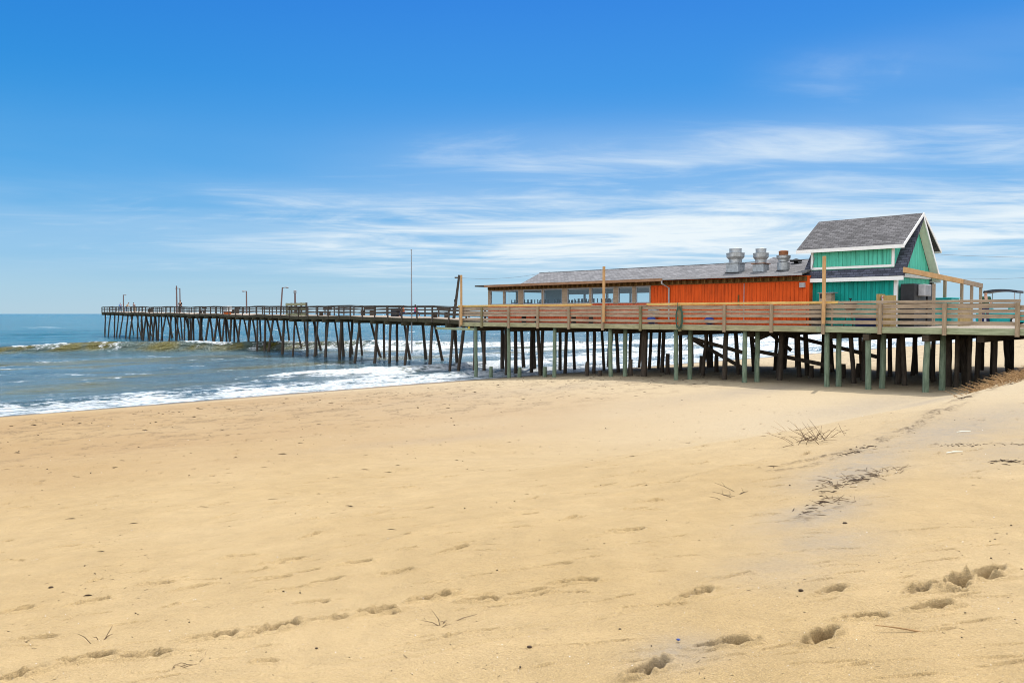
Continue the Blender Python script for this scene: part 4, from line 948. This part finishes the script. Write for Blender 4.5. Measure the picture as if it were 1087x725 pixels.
# ------------------------------------------------------------------ wires
def wire(a, b, sag, lab):
    a, b = Vector(a), Vector(b); pts = [a.lerp(b, t)-Vector((0,0,sag*4*t*(1-t))) for t in np.linspace(0,1,24)]
    tag(MB().tube(pts, .008, 5).build('power_line', M['wire'], None, a), lab, 'power line', 'overhead power lines')
wire(W(UHB,V0+.3,7.1), W(UHB+55,V0-6,10.2), .5, 'upper overhead wire running landward from the teal gable')
wire(W(UHB,V0+.3,5.9), W(UHB+45,V0-6,9.6), .8, 'lower overhead wire sagging landward from the teal gable')
wire((xt,y,zt-.2), W(UR,vr2-1,ZR+.05), .25, 'thin wire from the old utility pole to the restaurant roof')

# ------------------------------------------------------------------ things lying on the sand
def twigs(name, px, py, n, spread, L, up, mat, label, cat, th=.004, dirn=None, uv=None):
    cu, cv, z = on_ground(px, py) if uv is None else (*uv, g1(*uv)); m = MB()
    for i in range(n):
        a, b = random.gauss(0, spread), random.gauss(0, spread*.35); zz = g1(cu+a, cv+b)
        an = random.uniform(0, 6.28) if dirn is None else random.gauss(dirn, .5); l = L*random.uniform(.4,1.1); e = random.uniform(0, up)
        p0 = Vector(W(cu+a, cv+b, zz-.005)); d = Vector((math.cos(an)*math.cos(e), math.sin(an)*math.cos(e), math.sin(e)))
        p1 = p0+d*l*.5+Vector((random.uniform(-.1,.1)*l,random.uniform(-.1,.1)*l,.01)); p2 = p0+d*l+Vector((0,0,random.uniform(-.02,.06)*l))
        m.tube([p0,p1,p2], [th,th*.8,th*.4], 5)
        if random.random() < .5: m.tube([p1, p1+Vector((random.uniform(-.3,.3)*l,random.uniform(-.3,.3)*l,random.uniform(0,.25)*l))], [th*.7,th*.3], 4)
    return tag(m.build(name, M[mat], None, W(cu,cv,z)), label, cat)
twigs('dead_beach_plant', 864, 467, 34, .30, .42, .9, 'brush', 'bare dead beach plant with upright twigs on the slope below the boardwalk', 'dead plant', .0042)
twigs('dead_beach_plant', 838, 457, 12, .22, .40, .5, 'straw', 'smaller dead plant flattened to the left of the upright twigs', 'dead plant', .004)
o = twigs('twig_litter', 773, 527, 9, .16, .28, .35, 'twig', 'loose thin twigs scattered on bare sand left of the berm edge', 'twigs', .003); o['kind'] = 'stuff'
o = twigs('seaweed_litter', 898, 510, 36, .34, .2, .2, 'brush', 'largest loose clump of brown seaweed and twigs on the berm edge', 'seaweed', .0032); o['kind'] = 'stuff'
o = twigs('seaweed_litter', 878, 536, 22, .24, .2, .2, 'brush', 'loose brown seaweed clump nearest the camera on the berm slope', 'seaweed', .003); o['kind'] = 'stuff'
o = twigs('seaweed_litter', 934, 505, 18, .22, .18, .2, 'brush', 'small brown seaweed clump right of the largest one', 'seaweed', .003); o['kind'] = 'stuff'
twigs('twig_bundle', 470, 663, 6, .05, .16, .5, 'brush', 'forked brown twig lying below the middle footprints', 'twigs', .0026)
twigs('twig_bundle', 110, 678, 4, .03, .10, .9, 'brush', 'small upright twig left of the lower-left footprints', 'twigs', .003)
o = twigs('twig_litter', 201, 703, 6, .06, .08, .7, 'brush', 'tiny twigs at the lower left beside a shallow footprint', 'twigs', .002); o['kind'] = 'stuff'
twigs('dry_grass', 980, 669, 1, .01, .22, .1, 'straw', 'single pale straw stem below the right-hand footprints', 'straw', .006)
twigs('straw_heap', 0, 0, 1300, 1.5, .50, .45, 'straw', 'brown heap of dried straw wrack on the dune edge under the boardwalk end', 'straw heap', .009, uv=(28.6,6.5))
o = twigs('broken_sticks', 1030, 416, 6, .12, .5, 1.2, 'twig', 'broken dark sticks poking up at the foot of the straw heap', 'sticks', .03)
for px, py, lab in ((1012,481,'white splinter of driftwood on the upper right sand'),(1022,459,'pale driftwood chip near the right edge of the dune')):
    cu, cv, z = on_ground(px, py); tag(MB().tube([W(cu-.1,cv+.05,z+.012),W(cu,cv,z+.02),W(cu+.14,cv-.06,z+.012)],[.005,.008,.004],6).build('driftwood', M['cream'], None, W(cu,cv,z)), lab, 'driftwood')
for px, py, r, mt, lab in ((562,687,.016,'twig','small black pebble left of the big footprint'),(720,679,.012,'bluebag','small dark blue scrap right of the lowest footprint'),(54,624,.022,'twig','dark pebble alone on the left sand'),(336,688,.010,'twig','tiny dark pebble on the lower left sand'),(740,607,.011,'shell','small white shell on the sand right of centre'),(897,556,.024,'twig','dark lump below the seaweed clumps'),(850,627,.018,'twig','dark pebble left of the right-hand footprints'),(658,668,.011,'twig','dark chip beside the faint tyre track')):
    cu, cv, z = on_ground(px, py); r *= .7; m = MB().ball(W(cu,cv,z+r*.3), r*1.3, r, r*.7, 8); m.v = [(x+random.uniform(-.15,.15)*r,y+random.uniform(-.15,.15)*r,z) for x,y,z in m.v]
    tag(m.build('pebble', M[mt], None, W(cu,cv,z), smooth=True), lab, 'pebble')
# small countless bits of shell and weed
for nm, mt, n, rr, lab in (('debris','twig',1500,(.0022,.008),'tiny dark bits of weed and twig strewn over the sand'),('shell_debris','shell',380,(.002,.0042),'tiny white shell fragments strewn over the sand')):
    m = MB(); PX = rng.uniform(-40, 1127, n); PY = 436+300*rng.random(n)**1.15
    for cu, cv, z in zip(*on_ground_many(PX, PY)):
        if cv > 35: continue
        r = rr[0]+(rr[1]-rr[0])*random.random()**2.5; r *= .42+.085*math.hypot(cu, cv)
        an = random.uniform(0,3.14); p = Vector(W(cu,cv,z+r*.2))
        if nm == 'debris' and random.random() < .8:
            d = Vector((math.cos(an),math.sin(an),random.uniform(0,.3)))*r*random.uniform(2,6); m.tube([p-d*.5,p+d*.1+Vector((random.uniform(-.4,.4)*r,random.uniform(-.4,.4)*r,.0)),p+d*.5],[r*.18,r*.26,r*.12],4)
        else:
            m.hexa([p+Vector((a*r*math.cos(an)-b*r*math.sin(an),a*r*math.sin(an)+b*r*math.cos(an),h)) for h in (-r*.5,r*.5) for a,b in ((-1,-.6),(1,-.5),(.9,.6),(-.8,.5))])
    if nm == 'debris':                      # flat dashes of dried weed, mostly in the trampled band above the water
        for k in range(640):
            if k < 500: cu, cv = rng.uniform(-3, 38), rng.normal(27, 4.5)
            else: cu, cv = rng.uniform(0, 16), rng.uniform(6, 22)
            if not 4 < cv < 35: continue
            L_ = (.04+.22*rng.random()**2)*(1 if k < 500 else .6); an = -ANG+R(rng.normal(8, 16))+ANG; z = g1(cu, cv); h = rng.uniform(.004, .013)*(1 if k < 500 else .5)
            c = Vector(W(cu, cv, z)); d = Vector((math.cos(an), math.sin(an), 0)); q = Vector((-d.y, d.x, 0))*rng.uniform(.01,.03)
            m.tube([c-d*L_*.5, c-d*L_*.2+q*.4+Vector((0,0,h*.5)), c+d*L_*.15+Vector((0,0,h*.6)), c+d*L_*.5-q*.3], [h*.25,h*.8,h,h*.2], 5, .3)
        for pl, n_ in (([(1085,404),(1040,418),(1020,423),(1000,436),(975,451),(955,461),(935,470),(905,480),(870,487),(820,495)],420),([(1087,472),(1040,472),(985,474)],60),([(930,503),(880,518),(850,550)],45),([(1087,490),(1055,491)],25)):
            q = on_ground_many(np.array([p[0] for p in pl], float), np.array([p[1] for p in pl], float))
            for k in range(n_):
                i = rng.integers(0, len(pl)-1); f = rng.random(); cu, cv = q[0][i]+(q[0][i+1]-q[0][i])*f+rng.normal(0,.06), q[1][i]+(q[1][i+1]-q[1][i])*f+rng.normal(0,.07)
                if vnoise(cu*1.7, cv*1.7, 5) < .38: continue
                z = g1(cu, cv)+.004; an = rng.normal(0, .6); L_ = .03+.16*rng.random()**2; c = Vector(W(cu, cv, z)); d = Vector((math.cos(an), math.sin(an), rng.uniform(0,.12)))*L_
                m.tube([c-d*.5, c+Vector((0,0,.006)), c+d*.5], [.002,.0055,.002], 4, .3)
    tag(m.build(nm, M[mt]), lab, 'debris', kind='stuff')

# ------------------------------------------------------------------ sky, sun, camera
SAZ, SEL = 28.0, 60.0                        # azimuth clockwise from the view direction (+Y), elevation
nt = W0.node_tree; N = nt.nodes; L = nt.links.new
bg = N['Background']; sky = N.new('ShaderNodeTexSky'); sky.sky_type = 'NISHITA'; sky.sun_disc = False
sky.sun_elevation = R(SEL); sky.sun_rotation = R(SAZ); sky.air_density = 1.0; sky.dust_density = .35; sky.ozone_density = 3.5; sky.altitude = 0
tc = N.new('ShaderNodeTexCoord'); sp = N.new('ShaderNodeSeparateXYZ'); L(tc.outputs['Generated'], sp.inputs[0])
def wm(op, a, b=None, c=None, clamp=False):
    n = N.new('ShaderNodeMath'); n.operation = op; n.use_clamp = clamp
    for i, x in enumerate((a,b,c)):
        if x is None: continue
        if hasattr(x,'links'): L(x, n.inputs[i])
        else: n.inputs[i].default_value = x
    return n.outputs[0]
zz = wm('ADD', wm('MAXIMUM', sp.outputs[2], 0), .045)
cx, cy = wm('DIVIDE', sp.outputs[0], zz), wm('DIVIDE', sp.outputs[1], zz)
cb_ = N.new('ShaderNodeCombineXYZ'); L(cx, cb_.inputs[0]); L(cy, cb_.inputs[1])
def cn(rot, scale, sc, det, rough, dist):
    mp = N.new('ShaderNodeMapping'); mp.inputs['Rotation'].default_value = (0,0,R(rot)); mp.inputs['Scale'].default_value = scale; L(cb_.outputs[0], mp.inputs['Vector'])
    n = N.new('ShaderNodeTexNoise'); n.inputs['Scale'].default_value = sc; n.inputs['Detail'].default_value = det; n.inputs['Roughness'].default_value = rough; n.inputs['Distortion'].default_value = dist; L(mp.outputs[0], n.inputs['Vector']); return n.outputs['Fac']
def mr(x, a, b, c=0, d=1):
    n = N.new('ShaderNodeMapRange'); n.interpolation_type = 'SMOOTHSTEP'
    L(x, n.inputs[0])
    for i, q in enumerate((a,b,c,d)): n.inputs[1+i].default_value = q
    return n.outputs[0]
st = cn(24, (.58,1.05,1), 1.0, 11, .60, 1.3); big = cn(5, (.22,.40,1), 1.0, 5, .55, .5); wisp = cn(22, (1.0,3.0,1), 1.0, 10, .66, 1.2)
el = sp.outputs[2]; ex = sp.outputs[0]
def gau(c, w): return wm('POWER', 2.718, wm('MULTIPLY', wm('POWER', wm('DIVIDE', wm('SUBTRACT', el, c), w), 2.0), -1.0))
dens = wm('ADD', wm('MULTIPLY', st, .74), wm('MULTIPLY', wisp, .26))
wt = wm('MULTIPLY', gau(.080, .045), mr(ex, -.60, .05, .22, 1.05))
wt = wm('ADD', wt, wm('MULTIPLY', gau(.190, .034), mr(ex, -.30, .12, .10, .74)))
wt = wm('ADD', wt, wm('MULTIPLY', gau(.130, .030), mr(ex, -.6, .3, .28, .60)))
wt = wm('ADD', wt, wm('MULTIPLY', gau(.270, .030), mr(ex, .22, .42, .0, .30)))
thr = wm('SUBTRACT', wm('ADD', dens, wm('MULTIPLY', big, .45)), wm('SUBTRACT', .83, wm('MULTIPLY', wt, .27)))
cl = wm('MULTIPLY', wm('ADD', wm('MULTIPLY', mr(thr, -.02, .30), .95), wm('MULTIPLY', mr(big, .33, .60), .40)), wm('MINIMUM', wt, 1.0))
cl = wm('MULTIPLY', cl, .80, clamp=True)
EXPO, SKYS = .92, .15
fac_ = SKYS*2**EXPO
cr = N.new('ShaderNodeValToRGB'); L(wm('MULTIPLY', el, 2.0), cr.inputs[0]); E = cr.color_ramp.elements
def lin(c): return tuple((x/255/12.92 if x < 10 else ((x/255+.055)/1.055)**2.4) for x in c)
stops = [(0,(172,203,221)),(.06,(160,200,224)),(.14,(132,188,228)),(.32,(84,164,228)),(.54,(48,144,224)),(.74,(30,126,220)),(1,(18,112,206))]
while len(E) < len(stops): E.new(.5)
for e_, (p, c) in zip(E, stops): e_.position = p; e_.color = (*lin(c), 1)
vs_ = N.new('ShaderNodeVectorMath'); vs_.operation = 'SCALE'; L(cr.outputs[0], vs_.inputs[0]); vs_.inputs['Scale'].default_value = 1/fac_
tv = N.new('ShaderNodeCombineXYZ'); L(mr(ex, -.65, .0, .30, 1.0), tv.inputs[0]); L(mr(ex, -.65, .0, .90, 1.0), tv.inputs[1]); L(mr(ex, -.65, .0, .93, 1.0), tv.inputs[2])
tmx = N.new('ShaderNodeMix'); tmx.data_type = 'RGBA'; L(mr(el, .05, .3), tmx.inputs[0]); tmx.inputs[6].default_value = (1,1,1,1); L(tv.outputs[0], tmx.inputs[7])
vm_ = N.new('ShaderNodeVectorMath'); vm_.operation = 'MULTIPLY'; L(vs_.outputs[0], vm_.inputs[0]); L(tmx.outputs[2], vm_.inputs[1]); vs_ = vm_
mx1 = N.new('ShaderNodeMix'); mx1.data_type = 'RGBA'; L(mr(el, .42, .62, .96, 0), mx1.inputs[0]); L(sky.outputs[0], mx1.inputs[6]); L(vs_.outputs[0], mx1.inputs[7])
# bright unseen cloud overhead and behind the camera, added to fill the shaded walls
hi = wm('MAXIMUM', wm('MULTIPLY', mr(el, .45, .65), mr(wisp, .3, .7, .45, .85)), wm('MULTIPLY', mr(sp.outputs[1], .1, -.35), .8))
mx2 = N.new('ShaderNodeMix'); mx2.data_type = 'RGBA'; L(hi, mx2.inputs[0]); L(mx1.outputs[2], mx2.inputs[6]); mx2.inputs[7].default_value = (7.2,7.4,7.6,1)
mixc = N.new('ShaderNodeMix'); mixc.data_type = 'RGBA'; L(cl, mixc.inputs[0]); L(mx2.outputs[2], mixc.inputs[6]); mixc.inputs[7].default_value = (.84/fac_,.93/fac_,.98/fac_,1)
L(mixc.outputs[2], bg.inputs['Color']); bg.inputs['Strength'].default_value = SKYS
sl = bpy.data.lights.new('sun','SUN'); sl.energy = 2.4; sl.angle = R(.53); sl.color = (1,.955,.88)
so = bpy.data.objects.new('sun', sl); COL.objects.link(so)
sd = Vector((math.sin(R(SAZ))*math.cos(R(SEL)), math.cos(R(SAZ))*math.cos(R(SEL)), math.sin(R(SEL)))); so.rotation_euler = sd.to_track_quat('Z','Y').to_euler(); so.location = (0,0,40)
cd = bpy.data.cameras.new('camera'); cd.sensor_width = 36; cd.lens = 36*FPX/1087; cd.clip_end = 40000; cd.clip_start = .05
co = bpy.data.objects.new('camera', cd); COL.objects.link(co); co.location = (0,0,EYE); co.rotation_euler = (TH,0,0); S.camera = co
S.view_settings.view_transform = 'Standard'; S.view_settings.look = 'None'; S.view_settings.exposure = EXPO; S.view_settings.gamma = 1
S.cycles.max_bounces = 8; S.cycles.transparent_max_bounces = 12; S.cycles.use_denoising = True; S.cycles.filter_width = 1.0; S.cycles.sample_clamp_indirect = 2.5
